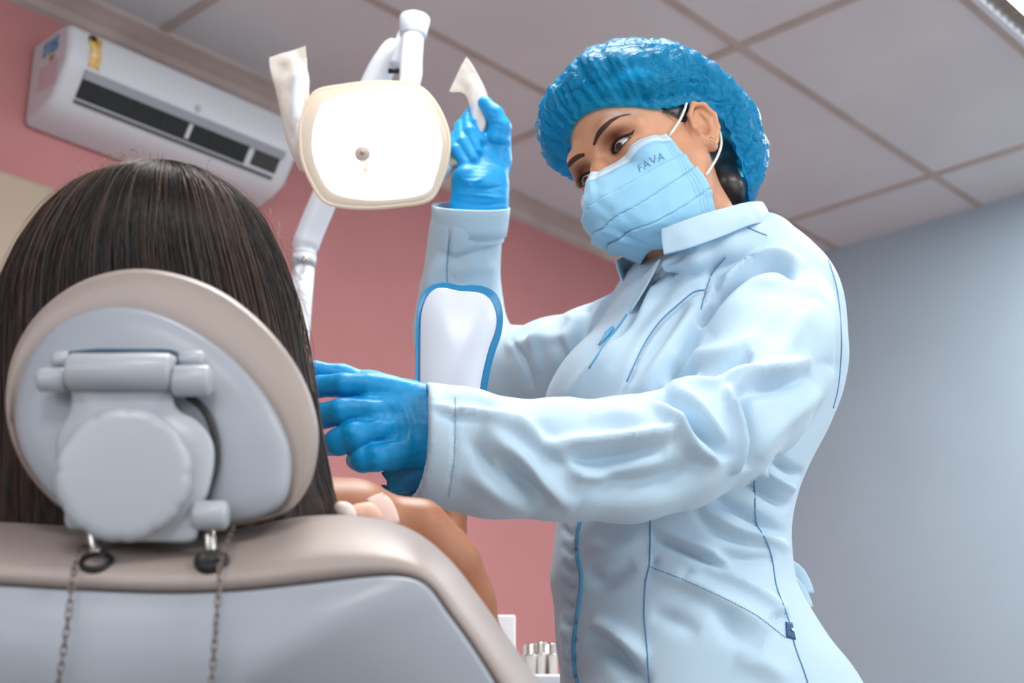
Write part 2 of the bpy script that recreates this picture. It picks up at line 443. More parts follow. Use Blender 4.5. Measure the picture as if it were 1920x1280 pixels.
# ------------------------------------------------------------------ air conditioner
ac = empty('air_conditioner', RW(2.05, N_MAX, 2.4), 'white split air conditioner mounted high on the pink wall', 'air conditioner')
AS0, AS1 = 1.665, 2.46
prof = [(0.0, 2.665), (0.15, 2.668), (0.19, 2.66), (0.205, 2.64), (0.212, 2.58), (0.206, 2.545), (0.200, 2.53), (0.150, 2.452), (0.09, 2.425), (0.0, 2.41)]
def extr(name, prof, s0, s1, m, parent, bev=0.0):
    V = [RW(s, N_MAX-d, z) for s in (s0, s1) for d, z in prof]; k = len(prof)
    Fc = [(i, (i+1) % k, k+(i+1) % k, k+i) for i in range(k)] + [tuple(range(k))[::-1], tuple(range(k, 2*k))]
    o = mesh_obj(name, V, Fc, m, parent, smooth=False)
    if bev: bevel(o, bev, 3, 50)
    return o
extr('casing', prof, AS0, AS1, M['ac_white'], ac, 0.018)
# outlet slot, flap and vanes sit on the slanted lower lip
def lipq(t, off):                                    # t 0 front .. 1 back along the lip underside
    a = np.array([0.200, 2.530]); b = np.array([0.150, 2.452]); n_ = np.array([0.84, -0.54]); n_ /= np.linalg.norm(n_)
    return tuple(a+(b-a)*t + n_*off)
extr('air_outlet', [lipq(0.20, 0.0015), lipq(0.80, 0.0015), lipq(0.80, -0.004), lipq(0.20, -0.004)], AS0+0.06, AS1-0.17, M['black'], ac)
extr('air_outlet', [lipq(0.22, 0.0012), lipq(0.74, 0.0012), lipq(0.74, -0.004), lipq(0.22, -0.004)], AS1-0.15, AS1-0.055, M['dark'], ac)
extr('flap', [lipq(-0.08, 0.008), lipq(0.2, 0.008), lipq(0.2, 0.001), lipq(-0.08, 0.001)], AS0+0.06, AS1-0.05, mat('grey_flap', (150, 152, 160), 0.4), ac)
extr('flap', [lipq(0.86, 0.006), lipq(0.95, 0.006), lipq(0.95, 0.001), lipq(0.86, 0.001)], AS0+0.06, AS1-0.06, M['dark'], ac)
for i in range(1, 7):
    s = AS0+0.07+i*0.085
    extr('vane', [lipq(0.24, 0.0035), lipq(0.72, 0.0035), lipq(0.72, 0.001), lipq(0.24, 0.001)], s, s+(0.012 if i == 4 else 0.002), M['ac_white'] if i == 4 else M['dark'], ac)
# stickers
def acq(s, z, off=0.0016):
    zs = [p[1] for p in prof[2:7]][::-1]; ds = [p[0] for p in prof[2:7]][::-1]
    return RW(s, N_MAX-np.interp(z, zs, ds)-off, z)
def sticker(name, s0, s1, z0, z1, m, off=0.0016):
    G = [[acq(s, z, off) for s in (s0, s1)] for z in np.linspace(z0, z1, 6)]
    return grid_obj(name, G, m, ac, thick=0.0006)
sticker('energy_label', AS0+0.062, AS0+0.098, 2.545, 2.625, mat('orange_label', (226, 176, 92), 0.5, var=0.3, vscale=60, var_rgb=(236, 220, 180)))
def disc_on(name, s, z, r, m, off):
    G = [[acq(s+rr*math.cos(t), z+rr*math.sin(t), off) for t in np.linspace(0, 2*math.pi, 25)[:-1]] for rr in (0.0005, r)]
    return grid_obj(name, G, m, ac, wrap=True, thick=0.0006)
disc_on('label_seal', AS0+0.076, 2.628, 0.021, mat('gold_black_seal', (150, 120, 60), 0.5, var=1, vscale=50, var_rgb=(230, 190, 90)), 0.0026)
disc_on('label_seal', AS0+0.070, 2.634, 0.010, M['black'], 0.0036)
disc_on('logo', AS0+0.42, 2.555, 0.010, mat('logo_grey', (176, 178, 186), 0.4), 0.0016)
def side_st(name, d0, d1, z0, z1, m, o_=0.001):
    V = [RW(AS0-o_, N_MAX-d, z) for d, z in ((d0, z0), (d1, z0), (d1, z1), (d0, z1))]
    o = mesh_obj(name, V, [(0, 1, 2, 3)], m, ac, smooth=False); md = o.modifiers.new('s', 'SOLIDIFY'); md.thickness = 0.0006; return o
side_st('side_label', 0.07, 0.15, 2.595, 2.64, mat('blue_print', (40, 120, 170), 0.5, var=1, vscale=90, var_rgb=(150, 190, 215)))
side_st('side_label', 0.11, 0.135, 2.57, 2.588, mat('ochre_print', (170, 130, 70), 0.5))
side_st('side_label', 0.06, 0.16, 2.49, 2.565, mat('pale_pink_print', (205, 180, 190), 0.5), 0.0006)
def nubd(s, z):
    o = revolve('wall_plug', RW(s, N_MAX+0.001, z), RW(0, -1, 0), [(0.012, 0), (0.012, 0.008), (0.007, 0.014)], M['dark'], None, 16)
    return props(o, 'small dark plug in the pink wall just below the air conditioner', 'wall plug')
nubd(2.06, 2.33)

# ------------------------------------------------------------------ ceiling lights
def troffer(i, s, n):
    lab = ['bright louvred fluorescent ceiling light in the top right corner of the photo'][0] if i == 0 else None
    c = empty('ceiling_light', RW(s, n, CEIL), lab or 'louvred ceiling light outside the view', 'ceiling light', None)
    hs, hn = 0.60, 0.29
    parts = [box_vf(s-hs, s+hs, n-hn, n-hn+0.02, CEIL-0.02, CEIL), box_vf(s-hs, s+hs, n+hn-0.02, n+hn, CEIL-0.02, CEIL),
             box_vf(s-hs, s-hs+0.02, n-hn, n+hn, CEIL-0.02, CEIL), box_vf(s+hs-0.02, s+hs, n-hn, n+hn, CEIL-0.02, CEIL)]
    V, Fc = merge(parts); mesh_obj('frame', [RW(*v) for v in V], Fc, M['white'], c, smooth=False)
    V, Fc = box_vf(s-hs+0.02, s+hs-0.02, n-hn+0.02, n+hn-0.02, CEIL-0.004, CEIL-0.001); mesh_obj('reflector', [RW(*v) for v in V], Fc, M['steel'], c, smooth=False)
    parts = [box_vf(s-hs+0.02+k*0.045, s-hs+0.022+k*0.045, n-hn+0.02, n+hn-0.02, CEIL-0.018, CEIL-0.005) for k in range(1, 26)]
    for dn in (-0.14, 0, 0.14): parts.append(box_vf(s-hs+0.02, s+hs-0.02, n+dn-0.002, n+dn+0.002, CEIL-0.019, CEIL-0.006))
    V, Fc = merge(parts); mesh_obj('louver', [RW(*v) for v in V], Fc, M['steel'], c, smooth=False)
    for dn in (-0.205, -0.07, 0.07, 0.205):
        tube('lamp_tube', [RW(s-hs+0.04, n+dn, CEIL-0.012), RW(s+hs-0.04, n+dn, CEIL-0.012)], 0.008, M['tube_light'], c, 10)
M['tube_light'] = mat('lit_tube', (235, 245, 255), 0.5, emit=(225, 240, 255), estr=14)
troffer(0, 3.90, 1.16)

# ------------------------------------------------------------------ dental light
LY = 1.93
dl = empty('dental_light', P(600, 1500, 2.25)*1.0, 'lit dental operating light with cream translucent shade on a jointed white arm', 'dental light')
dl.location.z = 0
Mw = M['lamp_arm'] = mat('lamp_arm_enamel', (222, 228, 238), 0.3)
YP = 2.28
base = Vector((P(563, 640, YP).x, YP, 0))
revolve('base', base, (0, 0, 1), [(0.12, 0), (0.12, 0.02), (0.10, 0.035), (0.03, 0.045)], Mw, dl)
tube('post', [base+Vector((0, 0, 0.03)), P(560, 640, YP), P(566, 560, YP), P(570, 492, YP)], [0.026, 0.018, 0.018, 0.019], Mw, dl, 20)
tube('elbow_joint', [P(569, 500, YP), P(571, 480, YP)], [0.021, 0.021], mat('joint_grey', (190, 196, 204), 0.4), dl, 20)
revolve('joint_screw', P(573, 487, YP-0.024), (0.2, -1, 0), [(0.006, 0), (0.006, 0.004), (0.003, 0.005)], M['steel'], dl, 16)
tube('lower_arm', spline([P(570, 482, YP), P(580, 440, YP-0.003), P(640, 300, 2.24), P(705, 150, 2.21), P(732, 105, 2.20), P(745, 85, 2.20)], 24), [0.020]*3+[0.0235]*17+[0.0225, 0.022, 0.02, 0.018], Mw, dl, 24)
tube('arm_slot', [P(728, 133, 2.168), P(750, 133, 2.168)], 0.0045, M['black'], dl, 10)
tube('wrist_link', spline([P(742, 125, 2.19), P(748, 95, 2.19), P(760, 60, 2.19), P(768, 45, 2.18)], 12), [0.012]*12, Mw, dl, 16)
# knuckle: tapered collar with a hanging yoke
def frustum(name, a, b, ra, rb, fl=1.0):
    V, Fc = tube_vf([a, a*0.97+b*0.03, b*0.97+a*0.03, b], [ra*0.97, ra, rb, rb*0.97], 28); return mesh_obj(name, V, Fc, Mw, dl)
frustum('knuckle', P(778, 34, 2.15), P(774, 68, 2.15), 0.0265, 0.0235)
tube('yoke', spline([P(774, 66, 2.15), P(771, 110, 2.13), P(767, 160, 2.08), P(740, 210, 2.03), P(712, 260, 2.01)], 16), [0.0192]*7+[0.0175]*9, Mw, dl, 24)
# shade
outer = [(593, 170), (640, 160), (690, 154), (745, 154), (787, 163), (815, 190), (835, 228), (843, 262), (840, 300), (828, 340), (804, 376), (745, 387), (690, 391), (640, 388), (606, 377), (582, 340), (566, 300), (562, 265), (563, 230), (575, 198)]
cx, cy = 702, 272
def dish(sc, Y, tilt=0.0):
    return [P(cx+(x-cx)*sc, cy+(y-cy)*sc, Y + tilt*(y-cy)) for x, y in closed_spline(outer, 96)]
M['shade'] = mat('cream_translucent_shade', (250, 242, 228), 0.3, trans=0.0, sss=0.0)
nt = M['shade'].node_tree; b_ = nt.nodes['Principled BSDF']; tl = nt.nodes.new('ShaderNodeBsdfTranslucent'); tl.inputs[0].default_value = lin((255, 246, 232))
mx = nt.nodes.new('ShaderNodeMixShader'); mx.inputs[0].default_value = 0.55
nt.links.new(b_.outputs[0], mx.inputs[1]); nt.links.new(tl.outputs[0], mx.inputs[2]); nt.links.new(mx.outputs[0], nt.nodes['Material Output'].inputs[0])
rings = [dish(0.99, LY+0.001), dish(1.0, LY), dish(1.0, LY+0.012), dish(0.96, LY+0.035), dish(0.80, LY+0.062), dish(0.55, LY+0.078), dish(0.25, LY+0.084)]
rings_obj('shade', rings, M['shade'], dl, cap=False)
# inner glowing reflector, facets drawn in towards the lens
refl = [(608, 178), (690, 163), (775, 172), (812, 205), (832, 262), (820, 330), (795, 366), (700, 378), (622, 366), (590, 325), (576, 270), (585, 210)]
def dr(sc, Y): return [P(cx+(x-cx)*sc*0.95+3, cy+(y-cy)*sc*0.94+3, Y) for x, y in closed_spline(refl, 96)]
M['glow'] = mat('pearl_reflector', (250, 240, 226), 0.45)
rings_obj('reflector', [dr(1.0, LY-0.004), dr(0.97, LY+0.004), dr(0.88, LY+0.020), dr(0.72, LY+0.034), dr(0.5, LY+0.043), dr(0.25, LY+0.048), dr(0.01, LY+0.049)], M['glow'], dl, cap=False)
pl_ = bpy.data.lights.new('bulb', 'POINT'); pl_.energy = 0.5; pl_.color = (1.0, 0.93, 0.84); pl_.shadow_soft_size = 0.008
po_ = bpy.data.objects.new('bulb', pl_); C.objects.link(po_); po_.location = P(698, 278, LY+0.016); attach(po_, dl)
M['lens'] = mat('warm_lens_rim', (255, 244, 226), 0.3, emit=(255, 232, 204), estr=0.75)
rings_obj('lens_rim', [dish(0.995, LY-0.003), dish(0.955, LY-0.0055), dr(1.0, LY-0.004)], M['shade'], dl, cap=False)
tube('shade_rim', [p for p in dish(0.992, LY-0.003)], 0.0028, M['shade'], dl, 8, closed=True)
kc = P(682, 296, LY+0.001)
revolve('bulb_cap', kc, (0, -1, -0.1), [(0.004, -0.045), (0.004, 0), (0.0105, 0.012), (0.0115, 0.014), (0.0115, 0.02), (0.0105, 0.021), (0.0001, 0.0212)], mat('bulb_cap_grey', (196, 176, 166), 0.4), dl, 32)
revolve('cap_screw', kc+Vector((0, -0.0212, -0.002)), (0, -1, -0.1), [(0.0035, 0), (0.0035, 0.0012), (0.0012, 0.0014)], M['knob_print'], dl, 16)
for k in range(5):
    pts = [[(790-k*4, 346+k*2), (815, 349+k), (835-k*3, 343)], [(600, 345), (612, 360), (650, 372)], [(815, 300), (822, 270), (818, 240)], [(585, 250), (583, 290), (592, 330)], [(640, 176), (700, 170), (760, 178)]][k]
# handles
Mb = M['bag'] = mat('clear_plastic_sleeve', (232, 224, 214), 0.25, bump=0.8, bscale=90)
nt = Mb.node_tree; b_ = nt.nodes['Principled BSDF']; tr = nt.nodes.new('ShaderNodeBsdfTransparent')
mx = nt.nodes.new('ShaderNodeMixShader'); mx.inputs[0].default_value = 0.42
nt.links.new(b_.outputs[0], mx.inputs[1]); nt.links.new(tr.outputs[0], mx.inputs[2]); nt.links.new(mx.outputs[0], nt.nodes['Material Output'].inputs[0])
h1 = tube('handle', spline([P(590, 322, LY+0.02), P(572, 285, LY+0.02), P(560, 240, LY+0.02), P(556, 190, LY+0.02), P(562, 150, LY+0.02), P(567, 136, LY+0.02)], 18), [0.012]*3+[0.0125]*12+[0.011, 0.008, 0.004], Mw, dl, 16)
h2 = tube('handle', spline([P(828, 322, LY+0.02), P(850, 300, LY+0.03), P(880, 285, LY+0.035), P(902, 255, LY+0.035), P(903, 215, LY+0.035), P(893, 170, LY+0.035), P(884, 140, LY+0.035)], 20), [0.012]*6+[0.0105]*12+[0.008, 0.004], Mw, dl, 16)
def bag(parent, rows, seed):
    """rows: (pxL, pyL, pxR, pyR, depth half thickness)"""
    R = spline(rows, 36); G = []
    for i, (xl, yl, xr, yr, th) in enumerate(R):
        ring = []
        for j in range(40):
            t = 2*math.pi*j/40; c_, s_ = math.cos(t), math.sin(t)
            x = (xl+xr)/2 + (xr-xl)/2*c_; y = (yl+yr)/2 + (yr-yl)/2*c_
            p = P(x, y, LY+0.025 + th*s_)
            nz = noise.noise(Vector((p.x*55+seed, p.y*55, p.z*34)))*0.0045*min(1, th/0.004)
            ring.append(p + Vector((0.4*nz, nz, 0)))
        G.append(ring)
    return grid_obj('plastic_sleeve', G, Mb, parent, wrap=True)
bag(h1, [(560, 318, 592, 330, 0.015), (545, 285, 585, 290, 0.017), (533, 245, 581, 235, 0.017), (522, 195, 581, 190, 0.016), (516, 165, 579, 150, 0.013), (508, 133, 575, 120, 0.006), (505, 108, 573, 86, 0.0015)], 3)
bag(h2, [(838, 292, 842, 316, 0.013), (868, 280, 876, 306, 0.014), (885, 235, 912, 240, 0.013), (878, 190, 914, 180, 0.011), (866, 172, 902, 150, 0.007), (846, 172, 886, 122, 0.003), (842, 170, 874, 106, 0.0012)], 9)

# ------------------------------------------------------------------ things on the delivery unit behind the chair
UY = 2.25
ztop = P(1030, 1272, UY).z
un = empty('delivery_unit', (P(1030, 1272, UY).x, UY, 0), 'white dental delivery unit standing behind the chair and beside the dentist', 'dental unit')
xb = P(1030, 1272, UY).x
def wbox(name, x0, x1, y0, y1, z0, z1, m, parent, bev=0.006):
    V, Fc = box_vf(x0, x1, y0, y1, z0, z1); o = mesh_obj(name, V, Fc, m, parent, smooth=False); bevel(o, bev); return o
wbox('tray_top', xb-0.20, xb+0.16, UY-0.08, UY+0.2, ztop-0.03, ztop, M['white'], un)
wbox('column', xb-0.12, xb+0.05, UY+0.0, UY+0.15, 0.0, ztop-0.03, M['white'], un)
zr = P(950, 1150, UY).z
box_ = props(wbox('paper_box', P(915, 1150, UY).x, P(967, 1150, UY).x, UY+0.01, UY+0.08, ztop, zr, mat('white_card', (228, 226, 226), 0.6), None, 0.004), 'small white box standing on the delivery unit beside the chair edge', 'box')
for i, (px, hy, r, lab) in enumerate([(996, 1208, 0.0125, 'leftmost of the three steel cylinders standing on the delivery unit'), (1014, 1204, 0.0105, 'middle one of the three steel cylinders standing on the delivery unit'), (1035, 1206, 0.0085, 'slim steel cylinder nearest the dentist, rightmost of the three on the unit')]):
    p = P(px, hy, UY+0.02); 
    o = revolve('steel_canister', (p.x, p.y, ztop), (0, 0, 1), [(r, 0), (r, (p.z-ztop)*0.62), (r*1.12, (p.z-ztop)*0.64), (r*1.12, (p.z-ztop)*0.7), (r, (p.z-ztop)*0.72), (r, (p.z-ztop)*0.97), (r*0.8, p.z-ztop)], M['steel'], None, 28)
    props(o, lab, 'canister', 'steel cylinders on the delivery unit')

# ================================================================== dental chair
ch = empty('dental_chair', (-0.30, 1.35, 0), 'taupe upholstered dental chair with white shells, seen from behind under the patient', 'dental chair')
def outl(pts, Y, sc=1.0, n=96, c=None, dY=0.0, off=(0, 0)):
    pts = np.asarray(pts, float); c = pts.mean(0) if c is None else np.array(c); q = closed_spline(pts, n)
    return [P(c[0]+(x-c[0])*sc+off[0], c[1]+(y-c[1])*sc+off[1], Y + dY*(y-1000)) for x, y in q]
HY = 0.97; BK = 0.925
hshell = [(28, 770), (45, 690), (85, 628), (145, 590), (215, 575), (290, 586), (365, 620), (440, 675), (500, 745), (538, 820), (547, 880), (535, 935), (490, 968), (400, 985), (300, 1000), (210, 985), (130, 955), (75, 905), (38, 840)]
hpad = [(12, 745), (28, 660), (75, 585), (150, 530), (240, 506), (330, 514), (420, 550), (500, 615), (560, 695), (592, 780), (594, 850), (575, 915), (530, 962), (430, 985), (300, 998), (190, 978), (110, 945), (55, 890), (22, 820)]
hc = (290, 790)
# pad: rounded cushion, its near face meets the shell
rings_obj('headrest_cushion', [outl(hshell, HY+0.012, 0.9, c=hc), outl(hshell, HY+0.012, 1.03, c=hc), outl(hpad, HY+0.010, 0.975, c=hc), outl(hpad, HY+0.020, 1.0, c=hc), outl(hpad, HY+0.040, 1.005, c=hc), outl(hpad, HY+0.058, 0.99, c=hc), outl(hpad, HY+0.070, 0.94, c=hc), outl(hpad, HY+0.076, 0.84, c=hc), outl(hpad, HY+0.078, 0.6, c=hc)], M['vinyl'], ch)
rings_obj('headrest_shell', [outl(hshell, HY+0.014, 1.0, c=hc), outl(hshell, HY+0.004, 1.0, c=hc), outl(hshell, HY-0.001, 0.985, c=hc), outl(hshell, HY-0.004, 0.955, c=hc), outl(hshell, HY-0.007, 0.8, c=hc), outl(hshell, HY-0.009, 0.5, c=hc), outl(hshell, HY-0.010, 0.1, c=hc)], M['shell'], ch)
# dark curved strip behind the bracket edge
tube('dark_arc', [P(x, y, HY-0.014) for x, y in spline([(352, 742), (378, 762), (397, 795), (406, 835), (404, 875), (392, 915), (383, 950)], 24)], 0.0028, M['black'], ch, 10)
tube('hinge_gap', [P(x, y, HY-0.016) for x, y in spline([(130, 664), (180, 659), (250, 659), (318, 660), (332, 668), (334, 684)], 24)], 0.0022, mat('deep_blue_rubber', (36, 70, 92), 0.5), ch, 8)
# bracket
BY = HY-0.024
brk = [(127, 668), (200, 662), (322, 664), (324, 700), (326, 748), (338, 770), (372, 790), (398, 825), (402, 870), (390, 925), (372, 960), (366, 1012), (300, 1016), (180, 1010), (185, 985), (150, 955), (118, 905), (104, 850), (108, 810), (128, 778), (134, 745), (128, 705)]
bc = (250, 850)
bk = rings_obj('bracket', [outl(brk, BY+0.022, 1.0, c=bc, n=132), outl(brk, BY+0.006, 1.0, c=bc, n=132), outl(brk, BY+0.002, 0.985, c=bc, n=132), outl(brk, BY, 0.955, c=bc, n=132), outl(brk, BY-0.001, 0.5, c=bc, n=132)], M['bracket'], ch)
def rod(name, a, b, r, m, parent=ch, e=0.003):
    d = (b-a).normalized(); return tube(name, [a, a+d*e*0.4, a+d*e, b-d*e, b-d*e*0.4, b], [r-e, r-e*0.35, r, r, r-e*0.35, r-e], m, parent, 36)
m_ = MPP(P(230, 710, BY))
rod('hinge_roller', P(70, 712, BY-0.001), P(128, 712, BY-0.001), 23*m_, M['bracket'])
rod('hinge_roller', P(324, 714, BY-0.001), P(396, 714, BY-0.001), 30*m_, M['bracket'])
rod('hinge_barrel', P(127, 697, BY-0.004), P(324, 697, BY-0.004), 35*m_, M['bracket'])
rod('hinge_block', P(98, 676, BY+0.012), P(136, 676, BY+0.012), 18*m_, M['bracket'])
rod('hinge_block', P(334, 676, BY+0.012), P(385, 676, BY+0.012), 19*m_, M['bracket'])
kc = P(237, 893, BY-0.001)
ax = (P(237, 893, 0.9)-P(237, 893, 1.0)).normalized(); ax = (ax*0.45+Vector((0.02, -1, -0.02))*0.55).normalized()
R_ = 122*m_
kn = revolve('tightening_knob', kc, ax, [(R_*0.98, 0), (R_, 0.004), (R_*1.0, 0.014), (R_*0.975, 0.018), (R_*0.92, 0.0205), (R_*0.8, 0.0215), (R_*0.3, 0.0225), (0.0005, 0.0225)], M['bracket'], ch, 240, rmod=lambda t: 1-0.022*abs(math.sin(t*6))**8)
rod('lower_roller', P(126, 968, BY+0.004), P(186, 968, BY+0.004), 24*m_, M['bracket'])
rod('lower_roller', P(362, 966, BY+0.002), P(428, 966, BY+0.002), 27*m_, M['bracket'])
for k, (x0, x1, yb) in enumerate([(172, 181, 1040), (390, 397, 1036)]):
    rod('headrest_post', P(x0, 980, HY-0.012), P(x1, yb+18, BK+0.034), 12*m_, M['steel'], ch, 0.001)
    c_ = P(x1, yb, BK+0.020)
    gr = revolve('post_collar', c_+Vector((0, 0, -0.004)), (0, -0.62, 0.78), [(0.0115, -0.006), (0.0115, 0.0), (0.0105, 0.0015), (0.0085, 0.001), (0.008, -0.003)], M['black'], ch, 32)
# backrest cushion: thick rolled edge around a white shell
bout = [(-420, 1030), (-250, 995), (-60, 978), (120, 985), (300, 996), (440, 992), (570, 968), (680, 968), (770, 992), (840, 1045), (900, 1120), (960, 1205), (1020, 1290), (1100, 1410), (1190, 1560), (1240, 1700), (1150, 1780), (700, 1790), (100, 1790), (-450, 1780), (-700, 1640), (-640, 1400), (-540, 1180)]
bin_ = [(-400, 1150), (-250, 1115), (-60, 1098), (120, 1106), (300, 1113), (440, 1109), (570, 1096), (680, 1083), (752, 1081), (800, 1098), (840, 1150), (880, 1205), (925, 1275), (1000, 1400), (1070, 1560), (1090, 1680), (1020, 1720), (700, 1730), (100, 1730), (-420, 1720), (-600, 1600), (-560, 1400), (-480, 1240)]
bcen = (250, 1400)
def mixo(t): return [tuple(np.array(a)*(1-t)+np.array(b)*t) for a, b in zip(bin_, bout)]
LEAN = 0.00013
BK = 0.925
rb = []
for t, y in [(-0.12, BK+0.012), (0.0, BK+0.006), (0.08, BK+0.000), (0.22, BK+0.001), (0.40, BK+0.009), (0.58, BK+0.025), (0.75, BK+0.048), (0.88, BK+0.072), (0.97, BK+0.095), (1.0, BK+0.112), (0.97, BK+0.128), (0.85, BK+0.138), (0.6, BK+0.143), (0.0, BK+0.143)]:
    rb.append(outl(mixo(t), y, 1.0, 140, bcen, LEAN))
def fixr(ring, y):                                   # keep the sheet in planes that lean back towards the seat
    return ring
rings_obj('backrest_cushion', rb, M['vinyl'], ch)
rings_obj('backrest_shell', [outl(bin_, BK+0.008, 1.0, 140, bcen, LEAN), outl(bin_, BK-0.003, 1.0, 140, bcen, LEAN), outl(bin_, BK-0.0065, 0.994, 140, bcen, LEAN), outl(bin_, BK-0.008, 0.985, 140, bcen, LEAN), outl(bin_, BK-0.010, 0.7, 140, bcen, LEAN), outl(bin_, BK-0.011, 0.2, 140, bcen, LEAN)], M['shell'], ch)
# seat, leg rest and base, out of the frame
def slab(name, x0, x1, y0, y1, z0, z1, m): 
    V, Fc = box_vf(x0, x1, y0, y1, z0, z1); o = mesh_obj(name, V, Fc, m, ch, smooth=False); bevel(o, 0.035, 5); return o
slab('seat', -0.58, -0.04, 1.12, 1.62, 0.38, 0.47, M['vinyl'])
slab('leg_rest', -0.54, -0.08, 1.64, 2.02, 0.32, 0.41, M['vinyl'])
slab('base', -0.50, -0.12, 1.15, 1.75, 0.0, 0.12, M['shell'])
slab('column', -0.42, -0.20, 1.28, 1.52, 0.10, 0.38, M['shell'])

# ------------------------------------------------------------------ napkin chains hanging down the back
def bib_chain(pts, lab):
    pl = spline(pts, 400)
    W = [P(x, y, Y) for x, y, Y in pl]
    c = empty('napkin_chain', W[0], lab, 'chain', 'napkin chains behind the headrest')
    rr = 0.00062
    stad = []
    for j in range(20):
        t = 2*math.pi*j/20; x = math.cos(t)*0.0016; z = math.sin(t)*0.0016 + (0.0021 if math.sin(t) > 0 else -0.0021)
        stad.append((x, 0, z))
    V, Fc = tube_vf(stad, rr, 6, closed=True); base = None
    acc = 0.0; last = W[0]; k = 0; step = 0.0054
    for i in range(1, len(W)):
        acc += (W[i]-W[i-1]).length
        if acc >= step:
            acc = 0; d = (last-W[i]).normalized(); mid = (last+W[i])/2; last = W[i]
            if base is None:
                base = mesh_obj('link', V, Fc, M['chain']); o = base
            else: o = base.copy(); o.parent = None; C.objects.link(o)
            q = d.to_track_quat('Z', 'Y'); tw = Matrix.Rotation(math.pi/2*(k % 2)+0.5+random.uniform(-.25, .25), 4, 'Z')
            o.matrix_world = Matrix.Translation(mid) @ q.to_matrix().to_4x4() @ tw
            o.parent = c; o.matrix_parent_inverse = Matrix.Translation(-Vector(W[0])); k += 1
BYc = BK-0.010
bib_chain([(160, 1022, HY-0.004), (147, 1030, BK+0.004), (141, 1058, BK-0.004), (135, 1090, BYc), (129, 1150, BYc), (120, 1215, BYc), (108, 1290, BYc), (102, 1330, BYc)], 'fine steel chain hanging down the chair back below the left headrest post')
bib_chain([(438, 985, HY-0.006), (430, 1008, BK+0.018), (416, 1035, BK+0.002), (412, 1070, BK-0.006), (408, 1130, BYc), (403, 1200, BYc), (396, 1290, BYc), (393, 1330, BYc)], 'fine steel chain hanging down the chair back below the right headrest post')

# ================================================================== patient
pt = empty('person', (-0.31, 1.3, 0.0), 'seated patient with long dark brown hair and a pale strap, seen from behind', 'person')
HYc = 1.17
def hp(px, py, Y, r): p = P(px, py, Y); return (tuple(p), r*MPP(p))
fd = Field((-0.66, 1.0, 0.30), (0.10, 1.98, 1.30), 0.0065)
hcen = P(300, 590, HYc+0.03)
fd.ell(hcen, (0.078, 0.098, 0.105), k=0.02)
fd.ell(hcen+Vector((0, 0.055, -0.05)), (0.055, 0.05, 0.065), k=0.02)          # face, turned away
fd.ell(hcen+Vector((0, 0.108, -0.045)), (0.010, 0.016, 0.012), k=0.012)        # nose
for sx in (-1, 1):
    fd.ell(hcen+Vector((sx*0.078, 0.01, -0.03)), (0.010, 0.018, 0.03), k=0.006)
nb = P(330, 1010, 1.17); 
fd.cone(hcen+Vector((0, 0.0, -0.06)), nb, 0.052, 0.058, 0.03)
rs = P(790, 1010, 1.19); ls = P(-160, 1010, 1.17)
fd.cone(nb, rs+Vector((-0.06, 0, 0.006)), 0.055, 0.046, 0.03); fd.cone(nb, ls+Vector((0.06, 0, 0.0)), 0.055, 0.046, 0.03)
zs = rs.z
fd.sections([(0.36, -0.30, 1.30, 0.16, 0.12), (0.46, -0.30, 1.29, 0.165, 0.115), (0.56, -0.305, 1.24, 0.13, 0.10), (0.66, -0.31, 1.20, 0.15, 0.10), (zs-0.03, -0.31, 1.18, 0.17, 0.085), (zs+0.01, -0.31, 1.175, 0.12, 0.055)], 0.03)
arm = [hp(782, 998, 1.20, 66), hp(838, 1060, 1.215, 56), hp(872, 1130, 1.235, 50), hp(900, 1220, 1.27, 45), hp(912, 1290, 1.32, 42)]
fd.chain(arm, 0.02)
fo = [hp(912, 1290, 1.32, 42), hp(880, 1180, 1.50, 36), hp(852, 1060, 1.60, 32), hp(845, 960, 1.64, 28), hp(846, 900, 1.65, 25)]
fd.chain(fo, 0.012)
# other arm rests in the lap
fd.chain([(tuple(ls), .048), (tuple(ls+Vector((-0.02, 0.06, -0.2))), 0.04), (tuple(ls+Vector((0.08, 0.28, -0.27))), 0.032), (tuple(ls+Vector((0.2, 0.34, -0.26))), 0.028)], 0.015)
# legs along the chair
for sx in (-0.1, 0.1):
    fd.chain([((-0.30+sx, 1.30, 0.52), 0.075), ((-0.31+sx*1.1, 1.72, 0.50), 0.058)], 0.02)
Vb, Qb = fd.mesh(1)
# the hand on the mirror handle, hidden behind the sleeve, with separate fingers
fh = Field((-0.17, 1.58, 0.70), (0.02, 1.74, 0.92), 0.0022)
wv = P(846, 905, 1.65)
fh.chain([(tuple(wv), 0.018), (tuple(wv+Vector((0, 0, 0.05))), 0.026)], 0.01, squash=((0, 1, 0), 0.7))
fh.chain([(tuple(wv+Vector((0, 0.0, 0.05))), 0.027), (tuple(wv+Vector((0.004, 0, 0.075))), 0.026)], 0.01, squash=((0, 1, 0), 0.6))
for k in range(4):
    b0 = wv+Vector((0.028-0.017*k+0.003, 0.0, 0.085-0.004*abs(k-1)))
    fh.chain([(tuple(b0), 0.0088), (tuple(b0+Vector((0, 0.020, 0.014))), 0.0082), (tuple(b0+Vector((0, 0.032, -0.006))), 0.0075), (tuple(b0+Vector((0, 0.022, -0.022))), 0.007)], 0.003)
fh.chain([(tuple(wv+Vector((-0.022, 0, 0.035))), 0.0105), (tuple(wv+Vector((-0.036, 0.012, 0.058))), 0.0095), (tuple(wv+Vector((-0.030, 0.022, 0.078))), 0.008)], 0.004)
V, Q = fh.mesh(1); body = np_mesh('body', np.vstack([Vb, V]), np.vstack([Qb, Q+len(Vb)]), M['skin2'], pt)
